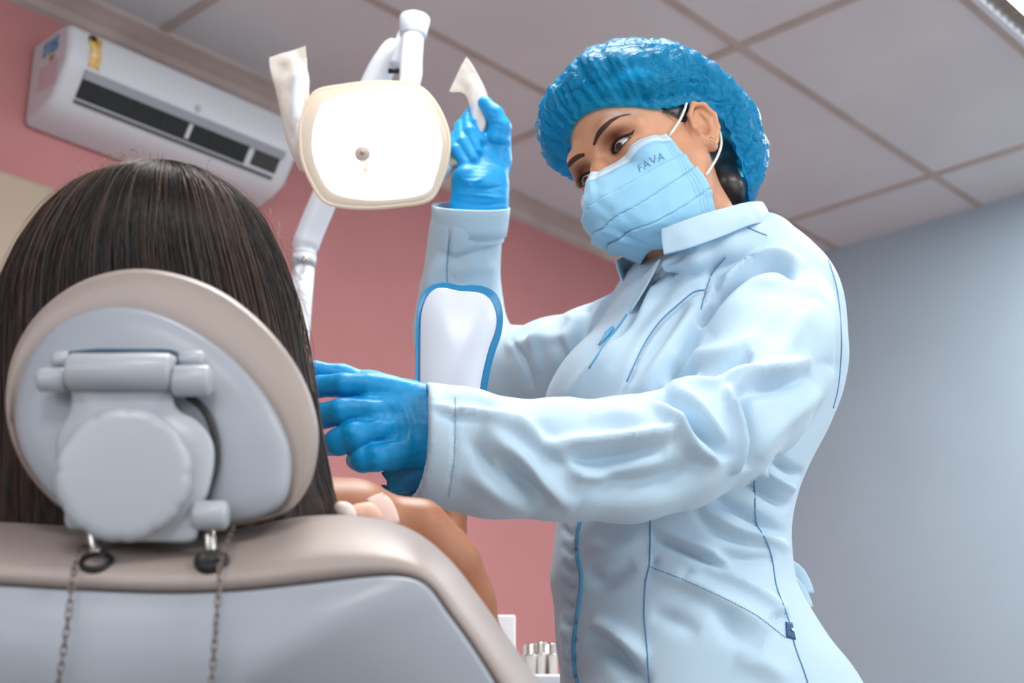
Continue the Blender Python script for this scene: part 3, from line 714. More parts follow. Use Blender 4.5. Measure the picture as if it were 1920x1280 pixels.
# top and trousers
ft = Field((-0.62, 1.0, 0.36), (0.08, 1.5, zs+0.02), 0.008)
ft.sections([(0.38, -0.30, 1.30, 0.172, 0.13), (0.46, -0.30, 1.29, 0.175, 0.126), (0.56, -0.305, 1.24, 0.140, 0.11), (0.66, -0.31, 1.20, 0.158, 0.108), (zs-0.045, -0.31, 1.18, 0.175, 0.094)], 0.02)
V, Q = ft.mesh(1); np_mesh('top', V, Q, M['pinkstrap'], pt)
fj = Field((-0.56, 1.15, 0.28), (-0.02, 2.5, 0.62), 0.008)
for sx in (-0.1, 0.1):
    fj.chain([((-0.30+sx, 1.30, 0.52), 0.088), ((-0.31+sx*1.1, 1.72, 0.49), 0.07), ((-0.31+sx, 1.98, 0.43), 0.05)], 0.02)
V, Q = fj.mesh(1); np_mesh('trousers', V, Q, M['jeans'], pt)
for sx in (-0.1, 0.1):
    fs = Field((-0.40+sx, 1.93, 0.34), (-0.22+sx, 2.14, 0.68), 0.006)
    fs.chain([((-0.31+sx, 2.00, 0.43), 0.042), ((-0.31+sx, 2.05, 0.45), 0.04), ((-0.31+sx*1.15, 2.04, 0.57), 0.034)], 0.02)
    V, Q = fs.mesh(1); np_mesh('shoe', V, Q, M['white'], pt)
# strap on the visible shoulder and the knotted cloth end beside the hair
bp = bvh_of(body)
sp_ = [cast(bp, x, y, 0.0022) for x, y in spline([(727, 985), (722, 965), (713, 946), (702, 934)], 10)]
sp_ = [p for p in sp_ if p is not None]
if len(sp_) > 2:
    top_ = sp_[-1]; sp_ += [top_+Vector((-0.004, 0.012, 0.001)), top_+Vector((-0.010, 0.04, -0.02))]
    V, Fc = tube_vf(sp_, 0.009, 16, flat=0.18, flat_dir=(0, -0.75, 0.6)); mesh_obj('strap', V, Fc, M['pinkstrap'], pt)
def blob(name, pts, m, parent, res=0.003, k=0.008):
    pts = [(Vector(p), r) for p, r in pts]
    lo = [min(p[i]-r for p, r in pts)-0.02 for i in range(3)]; hi = [max(p[i]+r for p, r in pts)+0.02 for i in range(3)]
    f = Field(lo, hi, res); f.chain([(tuple(p), r) for p, r in pts], k); V, Q = f.mesh(1); return np_mesh(name, V, Q, m, parent)
m1 = MPP(P(650, 955, 1.13))
blob('cloth_knot', [(P(636, 950, 1.12), 10*m1), (P(648, 958, 1.12), 13*m1), (P(655, 972, 1.125), 16*m1)], mat('white_ribbon', (226, 214, 206), 0.6), pt)
blob('cloth_knot', [(P(668, 962, 1.13), 18*m1), (P(690, 962, 1.135), 17*m1), (P(702, 972, 1.14), 16*m1)], mat('pale_skin_ribbon', (226, 180, 158), 0.6), pt)

# hair: one volume of locks plus loose strands
HR = [(306, 292, 312, 1.13, 0.01), (312, 225, 385, 1.14, 0.035), (325, 180, 432, 1.145, 0.055), (345, 132, 470, 1.15, 0.073), (375, 96, 500, 1.155, 0.088), (410, 70, 520, 1.16, 0.099), (460, 40, 541, 1.165, 0.108), (520, 18, 556, 1.17, 0.112), (600, 0, 568, 1.172, 0.110), (680, -12, 580, 1.17, 0.105), (760, -18, 592, 1.16, 0.095), (840, -24, 606, 1.15, 0.082), (920, -30, 622, 1.145, 0.070), (985, -34, 640, 1.145, 0.062), (1070, -30, 640, 1.15, 0.058), (1160, -10, 600, 1.16, 0.05)]
HS = spline([(a, b, c_, d, e) for a, b, c_, d, e in HR], 200)
def hair_pt(u, v, out=0.0):
    """u angle, v 0..1 down the hair"""
    r = HS[min(199, max(0, int(v*199)))]; i = v*199; i0 = int(min(198, i)); r = HS[i0]*(1-(i-i0)) + HS[i0+1]*(i-i0)
    py, L_, R__, Y, dp = r
    c0 = P((L_+R__)/2, py, Y); c0.z = P((L_+R__)/2, py, Y-0.62*dp*min(1, max(0, (640-py)/160))).z; a = (P(R__, py, Y)-P(L_, py, Y)).length/2
    dp = max(dp, 0.004)
    p = Vector((c0.x + (a+out)*math.cos(u), c0.y + (dp+out)*math.sin(u), c0.z))
    return p
G = []
for i in range(150):
    v = (i/149)**1.35; ring = []
    for j in range(220):
        u = 2*math.pi*j/220
        s = u*1.0 + 0.5*v
        lock = 0.0035*noise.noise(Vector((math.cos(s)*9, math.sin(s)*9, v*1.6))) + 0.0022*noise.noise(Vector((math.cos(s)*26, math.sin(s)*26, v*2.0)))
        ring.append(hair_pt(u, v, lock*min(1, v*8)-0.002))
    G.append(ring)
hm = bpy.data.materials.new('dark_brown_hair'); hm.use_nodes = True
nt = hm.node_tree; b_ = nt.nodes['Principled BSDF']; b_.inputs['Roughness'].default_value = 0.42; b_.inputs['Specular IOR Level'].default_value = 0.3
b_.inputs['Anisotropic'].default_value = 0.6
tc = nt.nodes.new('ShaderNodeTexCoord'); mp = nt.nodes.new('ShaderNodeMapping'); mp.inputs['Scale'].default_value = (60, 60, 4)
nz = nt.nodes.new('ShaderNodeTexNoise'); nz.inputs['Scale'].default_value = 3; nz.inputs['Detail'].default_value = 6
cr = nt.nodes.new('ShaderNodeValToRGB'); cr.color_ramp.elements[0].position = 0.35; cr.color_ramp.elements[0].color = lin((14, 11, 12)); cr.color_ramp.elements[1].position = 0.72; cr.color_ramp.elements[1].color = lin((72, 50, 40))
nt.links.new(tc.outputs['Object'], mp.inputs[0]); nt.links.new(mp.outputs[0], nz.inputs['Vector']); nt.links.new(nz.outputs['Fac'], cr.inputs[0]); nt.links.new(cr.outputs[0], b_.inputs['Base Color'])
bp_ = nt.nodes.new('ShaderNodeBump'); bp_.inputs['Strength'].default_value = 0.6; bp_.inputs['Distance'].default_value = 0.002; nt.links.new(nz.outputs['Fac'], bp_.inputs['Height']); nt.links.new(bp_.outputs[0], b_.inputs['Normal'])
hair = grid_obj('hair', G, hm, pt, wrap=True)
hs_m = [mat('hair_strand_dark', (26, 20, 20), 0.36), mat('hair_strand_brown', (78, 54, 42), 0.4), mat('hair_strand_light', (130, 104, 90), 0.4)]
for mi, (cnt, rad) in enumerate([(1500, 0.00042), (650, 0.00030), (50, 0.00018)]):
    sp = []
    for k in range(cnt):
        # face the side the camera and a small step beside it can see
        u = random.uniform(-math.pi-0.6, 0.6); v0 = random.uniform(0.0, 0.25) if mi < 2 else random.uniform(0, 0.1); v1 = v0 + random.uniform(0.25, 0.8)
        tw = random.uniform(-0.1, 0.25) + 0.35*math.cos(u) ; o0 = random.uniform(-0.0005, 0.0016); fl = random.uniform(0, 0.0022) if mi < 2 else random.uniform(0.001, 0.008)
        ph = random.uniform(0, 6.28); pp = []
        for q in range(14):
            t = q/13; v = v0+(v1-v0)*t
            if v > 0.99: break
            uu = u + tw*(t-0.5)*0.5 + 0.012*math.sin(t*5+ph)
            pp.append(hair_pt(uu, v**1.1, o0 + fl*math.sin(t*math.pi*random.choice([1, 1])*0.9+0.1)))
        if len(pp) > 4: sp.append((pp, [rad*(0.3+0.7*math.sin(math.pi*min(0.98, (i+0.6)/len(pp)))) for i in range(len(pp))]))
    V, Fc = merge([tube_vf(p, r, 3, caps=False) for p, r in sp])
    o = mesh_obj('loose_strands', V, Fc, hs_m[mi], hair); o['kind'] = 'stuff'
# flyaway hairs on the crown and the right side
sp = []
for k in range(150):
    if k < 90:
        x = random.gauss(225, 55); y = np.interp(x, [90, 140, 180, 230, 290, 400, 520], [378, 343, 325, 312, 306, 317, 410]); dx = random.uniform(-30, 14); dy = random.uniform(-26, 4)
    else:
        t = random.random(); y = 370+t*330; x = np.interp(y, [370, 410, 460, 520, 600, 700], [496, 520, 541, 556, 568, 582]); dx = random.uniform(-2, 22); dy = random.uniform(10, 60)
    Yh = 1.14+random.uniform(-0.02, 0.02)
    p0, p1, p2 = P(x, y+5, Yh), P(x+dx*0.55, y+dy*0.8-5, Yh), P(x+dx, y+dy, Yh+random.uniform(-0.01, 0.01))
    q = spline([tuple(p0), tuple(p1), tuple(p2)], 8); sp.append(([Vector(a) for a in q], [0.00018]*8))
V, Fc = merge([tube_vf(p, r, 3, caps=False) for p, r in sp]); o = mesh_obj('loose_strands', V, Fc, hs_m[2], hair); o['kind'] = 'stuff'

# ================================================================== tooth shaped hand mirror
MY = 1.625
mi_in = [(788, 720), (788, 650), (789, 600), (793, 575), (803, 553), (818, 541), (836, 540), (858, 545), (885, 547), (905, 551), (920, 563), (929, 584), (931, 605), (926, 628), (917, 652), (909, 682), (903, 710), (899, 738), (895, 775), (886, 810), (868, 835), (845, 842), (820, 830), (803, 800), (792, 760)]
mi_out = [(778, 720), (779, 650), (781, 595), (786, 566), (799, 541), (817, 530), (838, 528), (860, 533), (887, 533), (910, 537), (930, 550), (941, 575), (943, 604), (939, 630), (930, 656), (922, 684), (916, 712), (912, 740), (908, 780), (898, 822), (874, 848), (845, 856), (814, 843), (793, 808), (781, 764)]
mr = empty('hand_mirror', P(845, 850, MY), 'tooth shaped hand mirror with white back and translucent blue rim, held up behind the sleeve', 'hand mirror')
mc = (858, 690)
M['acrylic'] = mat('blue_acrylic', (40, 150, 205), 0.15, alpha=0.82, spec=0.7)
rings_obj('rim', [outl(mi_out, MY+0.000, 0.985, c=mc), outl(mi_out, MY-0.001, 1.0, c=mc), outl(mi_out, MY+0.007, 1.0, c=mc), outl(mi_out, MY+0.008, 0.985, c=mc)], M['acrylic'], mr)
rings_obj('mirror_back', [outl(mi_in, MY+0.001, 1.0, c=mc), outl(mi_in, MY-0.0022, 1.0, c=mc), outl(mi_in, MY-0.003, 0.988, c=mc)], mat('mirror_back_white', (214, 220, 232), 0.3), mr)
rings_obj('mirror_glass', [outl(mi_in, MY+0.0078, 1.0, c=mc), outl(mi_in, MY+0.0092, 0.99, c=mc)], mat('mirror_silver', (235, 238, 240), 0.03, metal=1.0), mr)
tube('handle', [P(845, 842, MY+0.004), P(846, 880, MY+0.010), P(846, 925, MY+0.022)], [0.007, 0.0065, 0.0075], M['acrylic'], mr, 16)

# ================================================================== dentist
HR_ = np.array([[0.5374, 0.759, -0.3676], [-0.7977, 0.5989, 0.0707], [0.2738, 0.2552, 0.9273]]); HO = np.array([.11329, 1.61987, 1.38154]); HS_ = 1.1265
def hf(p): return Vector(HO + HS_*(HR_ @ np.array(p, float)))      # head frame: x her left, y back, z up, origin between the eyes
dn = empty('person', (0.30, 1.72, 0.0), 'standing person in light blue coat, blue bouffant cap, mask and gloves, steadying the lamp', 'person')

# ---- head and neck in the head's own frame
f = Field((-0.098, -0.045, -0.21), (0.098, 0.215, 0.14), 0.00165)
f.ell((0, 0.085, 0.040), (0.071, 0.092, 0.079), k=0.02)
f.ell((0, 0.055, -0.02), (0.064, 0.058, 0.082), k=0.025)
for sx in (-1, 1):
    f.chain([((sx*0.055, 0.075, -0.04), 0.018), ((sx*0.048, 0.06, -0.075), 0.016), ((sx*0.016, 0.020, -0.092), 0.015)], 0.025)
    f.ell((sx*0.043, 0.018, -0.027), (0.020, 0.020, 0.018), k=0.02)
    f.chain([((sx*0.010, 0.0005, 0.018), 0.007), ((sx*0.030, -0.0005, 0.024), 0.0085), ((sx*0.052, 0.018, 0.014), 0.008)], 0.016)
f.ell((0, 0.014, -0.094), (0.020, 0.018, 0.014), k=0.02)
f.chain([((0, 0.002, 0.010), 0.009), ((0, -0.010, -0.012), 0.008), ((0, -0.022, -0.034), 0.009)], 0.012)
f.ell((0, -0.024, -0.039), (0.011, 0.011, 0.010), k=0.008)
for sx in (-1, 1):
    f.ell((sx*0.012, -0.012, -0.043), (0.008, 0.011, 0.008), k=0.008)
    f.ell((sx*0.033, -0.008, -0.001), (0.019, 0.011, 0.0125), k=0.012, mode='s')
    f.ell((sx*0.0315, 0.0115, 0.0005), (0.0152, 0.0142, 0.0142), k=0.005)
f.ell((0, -0.006, -0.070), (0.025, 0.014, 0.007), k=0.006); f.ell((0, -0.004, -0.080), (0.021, 0.013, 0.007), k=0.006)
# almond openings for the eyes
def almond(fd_, sx):
    ix, X, Y, Z = fd_.sl((sx*0.0315-0.02, -0.02, -0.012), (sx*0.0315+0.02, 0.010, 0.014))
    wd, hu, hl = 0.0150, 0.0040, 0.0040
    Zt = Z - 0.0004 - (X*sx-0.0315)*0.10
    def arc(h, sg):
        R = (wd*wd+h*h)/(2*h); return np.sqrt((X-sx*0.0315)**2 + (Zt+sg*(R-h))**2) - R
    d = np.maximum(arc(hu, 1), arc(hl, -1)); d = np.maximum(d, Y-0.008)
    fd_.comb(ix, d.astype(np.float32), 0.0008, 's')
for sx in (-1, 1): almond(f, sx)
# ears
for sx in (-1, 1):
    ca = math.radians(-22*sx)
    Re = np.array(Matrix.Rotation(ca, 3, 'Z') @ Matrix.Rotation(math.radians(-10), 3, 'X'))
    f.ell((sx*0.075, 0.094, -0.005), (0.0048, 0.0165, 0.029), R=Re, k=0.006)
    rim = [((sx*0.074, 0.080, -0.004), 0.0022), ((sx*0.077, 0.080, 0.012), 0.0028), ((sx*0.081, 0.090, 0.025), 0.0032), ((sx*0.084, 0.103, 0.022), 0.0034), ((sx*0.085, 0.111, 0.008), 0.0034), ((sx*0.083, 0.109, -0.008), 0.003), ((sx*0.079, 0.101, -0.022), 0.003), ((sx*0.077, 0.092, -0.031), 0.0052), ((sx*0.074, 0.086, -0.024), 0.003)]
    f.chain(rim, 0.003)
    f.ell((sx*0.0815, 0.0950, 0.004), (0.0050, 0.0090, 0.0165), R=Re, k=0.003, mode='s')
    f.ell((sx*0.0795, 0.091, -0.007), (0.008, 0.0068, 0.009), R=Re, k=0.003, mode='s')
    f.chain([((sx*0.0795, 0.102, -0.014), 0.0022), ((sx*0.081, 0.103, 0.004), 0.0024), ((sx*0.080, 0.098, 0.014), 0.002)], 0.003)
    f.ell((sx*0.075, 0.0835, -0.009), (0.004, 0.003, 0.006), k=0.003)
Rt = HR_.T
def to_head(p): return tuple(Rt @ (np.array(p)-HO)/HS_)
nbase = P(1345, 520, 1.70)
f.cone((0, 0.095, -0.03), (0.0, 0.088, -0.10), 0.052, 0.050, 0.02)
f.cone((0, 0.088, -0.095), to_head(nbase), 0.050, 0.055, 0.02)
V, Q = f.mesh(1)
headV = np.array(HO)[None] + HS_*(V @ HR_.T); headQ = Q; headL = V.copy()
# torso core and arms under the coat
def hq(px, py, Y, r): p = P(px, py, Y); return (tuple(p), r*MPP(p))
g = Field((-0.14, 1.32, 0.30), (0.52, 2.16, 1.42), 0.009)
TORSO = []
def tsec(py, L_, R__, Y, b):
    pc = P((L_+R__)/2, py, Y); a = (P(R__, py, Y)-P(L_, py, Y)).length/2
    TORSO.append((pc.z, pc.x, pc.y, a, b))
for r in [(1280, 1050, 1608, 1.72, .155), (1200, 1042, 1548, 1.715, .142), (1130, 1036, 1505, 1.71, .132), (1080, 1030, 1485, 1.705, .128), (1000, 1040, 1478, 1.70, .125), (930, 1046, 1492, 1.70, .128), (860, 1036, 1520, 1.70, .136), (790, 1026, 1555, 1.70, .142), (735, 1026, 1578, 1.70, .145), (680, 1060, 1588, 1.70, .142), (620, 1115, 1580, 1.71, .132), (565, 1150, 1558, 1.715, .115), (520, 1172, 1530, 1.72, .098), (485, 1200, 1500, 1.72, .082), (455, 1240, 1470, 1.72, .068)]: tsec(*r)
zb = TORSO[0][0]
TORSO += [(zb-0.10, TORSO[0][1]+0.012, 1.72, 0.200, 0.165), (zb-0.24, TORSO[0][1]+0.02, 1.72, 0.225, 0.175), (zb-0.36, TORSO[0][1]+0.025, 1.72, 0.24, 0.18)]
g.sections([(z, x, y, a-0.035, b-0.035) for z, x, y, a, b in TORSO if z > 0.5], 0.02)
LA = [(1462, 545, 1.665, 92), (1452, 620, 1.63, 112), (1436, 682, 1.59, 121), (1402, 752, 1.545, 114), (1345, 806, 1.505, 110), (1270, 843, 1.475, 111), (1180, 861, 1.455, 113), (1050, 862, 1.435, 109), (920, 855, 1.42, 109), (815, 832, 1.405, 110), (740, 815, 1.395, 110)]
RA = [(1180, 640, 1.80, 72), (1120, 655, 1.84, 80), (1040, 682, 1.91, 82), (960, 700, 1.98, 84), (885, 690, 2.03, 92), (862, 620, 2.03, 84), (862, 550, 2.015, 72), (868, 480, 1.99, 64), (872, 430, 1.965, 62), (880, 380, 1.95, 64)]
g.chain([hq(x, y, Y, r*0.5) for x, y, Y, r in LA[:-2]], 0.02); g.chain([hq(x, y, Y, r*0.5) for x, y, Y, r in RA], 0.02)
nb_h = nbase
g.cone(tuple(hf((0, 0.088, -0.13))), tuple(nbase+Vector((0, 0, -0.06))), 0.052, 0.06, 0.02)
# legs
hx, hy = TORSO[-2][1], 1.72
for sx in (-0.095, 0.095):
    g.chain([((hx+sx, hy-sx*0.6, 0.58), 0.075), ((hx+sx, hy-sx*0.6, 0.31), 0.05)], 0.02)
V2, Q2 = g.mesh(1)
bodyD = np_mesh('body', np.vstack([headV, V2]), np.vstack([headQ, Q2+len(headV)]), M['skin'], dn)
# make-up and lip colour as a vertex colour that belongs to the skin
col = bodyD.data.color_attributes.new('tint', 'FLOAT_COLOR', 'POINT')
base = np.tile(np.array(lin((208, 152, 118))), (len(headV)+len(V2), 1))
def tintz(c, r, rgb, amt, sharp=1.0):
    d = np.sqrt((((headL-np.array(c))/np.array(r))**2).sum(1)); wgt = (np.clip(1-d, 0, 1)**sharp)*amt
    base[:len(headL)] = base[:len(headL)]*(1-wgt[:, None]) + np.array(lin(rgb))*wgt[:, None]
for sx in (-1, 1):
    tintz((sx*0.034, 0.0, 0.010), (0.026, 0.03, 0.014), (128, 66, 40), 1.3)
    tintz((sx*0.0315, -0.002, 0.0), (0.020, 0.02, 0.0085), (62, 32, 24), 1.5)
    tintz((sx*0.046, 0.018, -0.025), (0.028, 0.03, 0.02), (214, 130, 104), 0.6)
tintz((0, -0.01, -0.075), (0.03, 0.02, 0.014), (176, 84, 80), 1.2)
col.data.foreach_set('color', base.astype(np.float32).ravel())
ms = M['skin'].copy(); ms.name = 'face_skin'; nt = ms.node_tree; at = nt.nodes.new('ShaderNodeVertexColor'); at.layer_name = 'tint'
for l in list(nt.nodes['Principled BSDF'].inputs['Base Color'].links): nt.links.remove(l)
nt.links.new(at.outputs[0], nt.nodes['Principled BSDF'].inputs['Base Color']); bodyD.data.materials[0] = ms

# ---- eyes
M['sclera'] = mat('eye_white', (226, 216, 212), 0.15, spec=0.6)
M['iris'] = mat('brown_iris', (34, 18, 11), 0.1, spec=0.8, coat=1.0)
M['pupil'] = mat('pupil_black', (4, 3, 3), 0.05, coat=1.0)
gaze = np.array([-0.08, -1.0, -0.42]); gaze /= np.linalg.norm(gaze)
for sx in (-1, 1):
    c = np.array([sx*0.0315, 0.0118, 0.0003]); rr = 0.0132
    a1 = np.cross(gaze, [0, 0, 1]); a1 /= np.linalg.norm(a1); a2 = np.cross(a1, gaze)
    V = []; Fc = []; fm = []; n1, n2 = 28, 40
    for i in range(n1+1):
        t = math.pi*(i/n1)**1.3
        for j in range(n2):
            ph = 2*math.pi*j/n2
            V.append(hf(c + rr*(gaze*math.cos(t) + (a1*math.cos(ph)+a2*math.sin(ph))*math.sin(t))))
    for i in range(n1):
        t = math.pi*((i+0.5)/n1)**1.3
        for j in range(n2):
            Fc.append((i*n2+j, i*n2+(j+1) % n2, (i+1)*n2+(j+1) % n2, (i+1)*n2+j)); fm.append(2 if t < 0.22 else 1 if t < 0.58 else 0)
    mesh_obj('eyeball', V, Fc, None, dn, mats=[M['sclera'], M['iris'], M['pupil']], fm=fm)
hb = bvh_of(bodyD)
def face_pt(x, z, off=0.0004):                       # from the front onto the face, head frame
    o = hf((x, -0.10, z)); d = (hf((x, 0.1, z))-o).normalized(); h = hb.ray_cast(o, d)
    return (h[0] - d*off*HS_) if h[0] is not None else None
def strip(name, pts, m, n=30, off=0.0005, sub=5):
    """pts: (x, z, halfwidth) in the head frame, laid on the face"""
    R = spline(pts, n); G = []
    for i, (x, z, hw) in enumerate(R):
        a = R[max(0, i-1)]; b = R[min(n-1, i+1)]; t = np.array([b[0]-a[0], b[1]-a[1]]); t /= np.linalg.norm(t)+1e-9; nn = np.array([-t[1], t[0]])
        row = []
        for s in np.linspace(-1, 1, sub):
            p = face_pt(x+nn[0]*hw*s, z+nn[1]*hw*s, off*(1.6-abs(s)))
            if p is None: p = row[-1] if row else hf((x, 0.0, z))
            row.append(p)
        G.append(row)
    return grid_obj(name, G, m, dn)
def inv_face(px, py):
    o = Vector((0, 0, CAMZ)); d = (P(px, py, 1)-o).normalized(); h = hb.ray_cast(o, d)
    return None if h[0] is None else to_head(h[0])
lb = [(1113, 272, .0020), (1119, 256, .0036), (1133, 238, .0034), (1150, 224, .0026), (1166, 217, .0018), (1184, 214, .0006)]
q = [inv_face(x, y) for x, y, _ in lb]
for sx in (1, -1):
    strip('eyebrow', [(sx*q[i][0], q[i][2], lb[i][2]*0.85) for i in range(len(lb))], M['brow'])
for sx in (1, -1):
    # lash line along the upper lid, lifting clear of it as real lashes
    up = [(sx*(0.0315+x), 0.0004+z+0.0016+0.1*x*1.0, w_) for x, z, w_ in [(-0.0145, -0.001, 0.0006), (-0.009, 0.0020, 0.0010), (0, 0.0036, 0.0013), (0.009, 0.0026, 0.0014), (0.0165, 0.0008, 0.0011), (0.021, 0.0022, 0.0003)]]
    strip('lash_line', up, M['lash'], off=0.0006)
    lash = []
    for k in range(46):
        t = k/45; x = -0.012+0.030*t; z = 0.0040*(1-((x)/0.0165)**2)+0.0008+0.1*x
        p = face_pt(sx*(0.0315+x), 0.0004+z)
        if p is None: continue
        Lh = Rt @ (np.array(p)-HO)/HS_; le = 0.0055+0.003*t
        tip = hf(Lh + np.array([sx*(0.25*(t-0.2))*le*1.3, -le*0.85, le*0.25])); mid = hf(Lh+np.array([sx*0.1*(t-0.2)*le, -le*0.55, -le*0.08]))
        lash.append(([p, mid, tip], [0.00030, 0.00022, 0.00006]))
    V, Fc = merge([tube_vf(a, b, 4) for a, b in lash]); mesh_obj('eyelashes', V, Fc, M['lash'], dn)
    lo_ = [(sx*(0.0315+x), 0.0004+z+0.1*x, w_) for x, z, w_ in [(-0.0135, -0.0015, 0.0004), (-0.005, -0.0050, 0.0005), (0.006, -0.0048, 0.0006), (0.0150, -0.0012, 0.0005)]]
    strip('lower_lash_line', lo_, M['lash'], off=0.0004)

# ---- hair under the cap
fh = Field((-0.095, 0.0, -0.13), (0.095, 0.23, 0.15), 0.003)
fh.ell((0, 0.092, 0.042), (0.0765, 0.092, 0.083), k=0.01)
fh.ell((0, 0.165, -0.02), (0.052, 0.040, 0.045), k=0.03)
fh.chain([((0.03, 0.14, -0.055), 0.026), ((0.01, 0.152, -0.075), 0.020)], 0.02)
fh.chain([((-0.03, 0.14, -0.055), 0.026), ((-0.01, 0.152, -0.075), 0.020)], 0.02)
# cut the face free along the hairline
fh.half((0, 0.017, 0.050), (0, -1, -0.35), (-0.12, -0.02, -0.14), (0.12, 0.10, 0.16))
fh.half((0, 0.064, 0.0), (0, -1, -0.9), (-0.12, -0.02, -0.14), (0.12, 0.125, 0.05))
fh.half((0, 0.118, -0.02), (0, -1, 0.05), (-0.12, -0.02, -0.14), (0.12, 0.16, 0.004))
V, Q = fh.mesh(2); np_mesh('hair', np.array(HO)[None]+HS_*(V @ HR_.T), Q, M['hairD'], dn)
sp = []
for k in range(60):                                   # fine baby hairs at temple and nape
    if k < 22:
        x, y, z = 0.066+random.uniform(-.002, .004), 0.056+random.uniform(-.008, .012), 0.026+random.uniform(-.006, .006); d = np.array([0.004, 0.010, -0.014])*random.uniform(.5, 1.2)
    else:
        x, y, z = 0.040+random.uniform(-.016, .012), 0.140+random.uniform(-.02, .01), -0.05+random.uniform(-.02, .02); d = np.array([-0.006, 0.012, -0.022])*random.uniform(.5, 1.3)
    a = np.array([x, y, z]); sp.append(([hf(a), hf(a+d*.5+[0.001, 0, 0]), hf(a+d)], [0.0003, 0.00025, 0.0001]))
V, Fc = merge([tube_vf(a, b, 4) for a, b in sp]); mesh_obj('baby_hair', V, Fc, M['hairD'], dn)['kind'] = 'stuff'

# ---- bouffant cap
brim = [(0.0, -0.010, 0.068), (0.030, -0.003, 0.062), (0.052, 0.016, 0.049), (0.070, 0.044, 0.034), (0.079, 0.076, 0.035), (0.082, 0.104, 0.038), (0.081, 0.127, 0.012), (0.066, 0.142, -0.030), (0.040, 0.160, -0.066), (0.0, 0.170, -0.076)]
brimc = brim + [(-x, y, z) for x, y, z in brim[1:-1]][::-1]
NB = 360; bl = closed_spline(brimc, NB); cc = np.array([0, 0.092, 0.030]); apex = np.array([0.0, 0.080, 0.142])-cc
G = []
for i in range(70):
    t = i/69.0; ring = []
    for j in range(NB):
        ph = 2*math.pi*j/NB; b = bl[j]-cc; lb_, la = np.linalg.norm(b), np.linalg.norm(apex)
        om = math.acos(np.clip((b/lb_)@(apex/la), -1, 1)); tt = t
        dr_ = (math.sin((1-tt)*om)*b/lb_ + math.sin(tt*om)*apex/la)/math.sin(om)
        back = (0.5-0.5*math.cos(ph)); side = abs(math.sin(ph))
        puff = (0.020+0.020*back)*math.sin(math.pi*min(1, t*1.25+0.0))**0.55 if t < 0.8 else 0
        puff = (0.017+0.028*side*(1-back)+0.013*back*max(0, 1-t/0.35)-0.006*back)*(1-(1-min(1, t/0.30))**2)*(1-0.75*max(0, (t-0.30)/0.70)**(1.5-0.9*back))
        rad = lb_*(1-t)+la*t + puff
        env = min(1, t/0.05)
        ruf = 0.0024*math.sin(ph*34+2*math.sin(ph*5))*math.exp(-((t-0.05)/0.07)**2) + 0.0016*math.sin(ph*57+3*math.sin(ph*7+1))*math.exp(-((t-0.10)/0.10)**2)
        p = cc + dr_*rad
        w1 = noise.noise(Vector((ph*6.0*0.9, t*5, 1.3)))*0.0030 + abs(noise.noise(Vector((p[0]*60, p[1]*60, p[2]*60))))*0.0055 - abs(noise.noise(Vector((p[0]*110+5, p[1]*110, p[2]*110))))*0.0030
        fan = 0.0020*math.sin(ph*22+1.5*math.sin(ph*3))*math.exp(-((t-0.25)/0.25)**2)
        rad += (w1+fan)*min(1, t*9)*(1-0.5*t) + ruf*1.2
        ring.append(hf(cc+dr_*rad))
    G.append(ring)
# elastic hem turned under
hem = []
for i, (sc_, dz) in enumerate([(1.0, -0.010), (1.035, -0.006), (1.045, -0.001)]):
    ring = []
    for j in range(NB):
        ph = 2*math.pi*j/NB; b = bl[j]-cc; outw = b/np.linalg.norm(b)
        rr_ = 0.0013*math.sin(ph*46+2*math.sin(ph*6))*(1 if i == 0 else 0.7)
        down = np.array([0, 0.2, -1.0])
        ring.append(hf(cc + b*sc_ + outw*rr_ - (apex/np.linalg.norm(apex))*(0.010*(1-i/3)) ))
    hem.append(ring)
cm = bpy.data.materials.new('blue_cap_film'); cm.use_nodes = True; nt = cm.node_tree; b_ = nt.nodes['Principled BSDF']
b_.inputs['Base Color'].default_value = lin((0, 158, 214)); b_.inputs['Roughness'].default_value = 0.25; b_.inputs['Specular IOR Level'].default_value = 0.35
tc = nt.nodes.new('ShaderNodeTexCoord'); nz = nt.nodes.new('ShaderNodeTexNoise'); nz.inputs['Scale'].default_value = 48; nz.inputs['Detail'].default_value = 6; nz.inputs['Distortion'].default_value = 1.6
bpn = nt.nodes.new('ShaderNodeBump'); bpn.inputs['Strength'].default_value = 0.9; bpn.inputs['Distance'].default_value = 0.009
nt.links.new(tc.outputs['Object'], nz.inputs['Vector']); nt.links.new(nz.outputs['Fac'], bpn.inputs['Height']); nt.links.new(bpn.outputs[0], b_.inputs['Normal'])
tr = nt.nodes.new('ShaderNodeBsdfTransparent'); tr.inputs[0].default_value = lin((80, 195, 232)); mx = nt.nodes.new('ShaderNodeMixShader'); mx.inputs[0].default_value = 0.42
nt.links.new(b_.outputs[0], mx.inputs[1]); nt.links.new(tr.outputs[0], mx.inputs[2]); nt.links.new(mx.outputs[0], nt.nodes['Material Output'].inputs[0])
cap_o = grid_obj('bouffant_cap', hem[:2]+G, cm, dn, wrap=True)

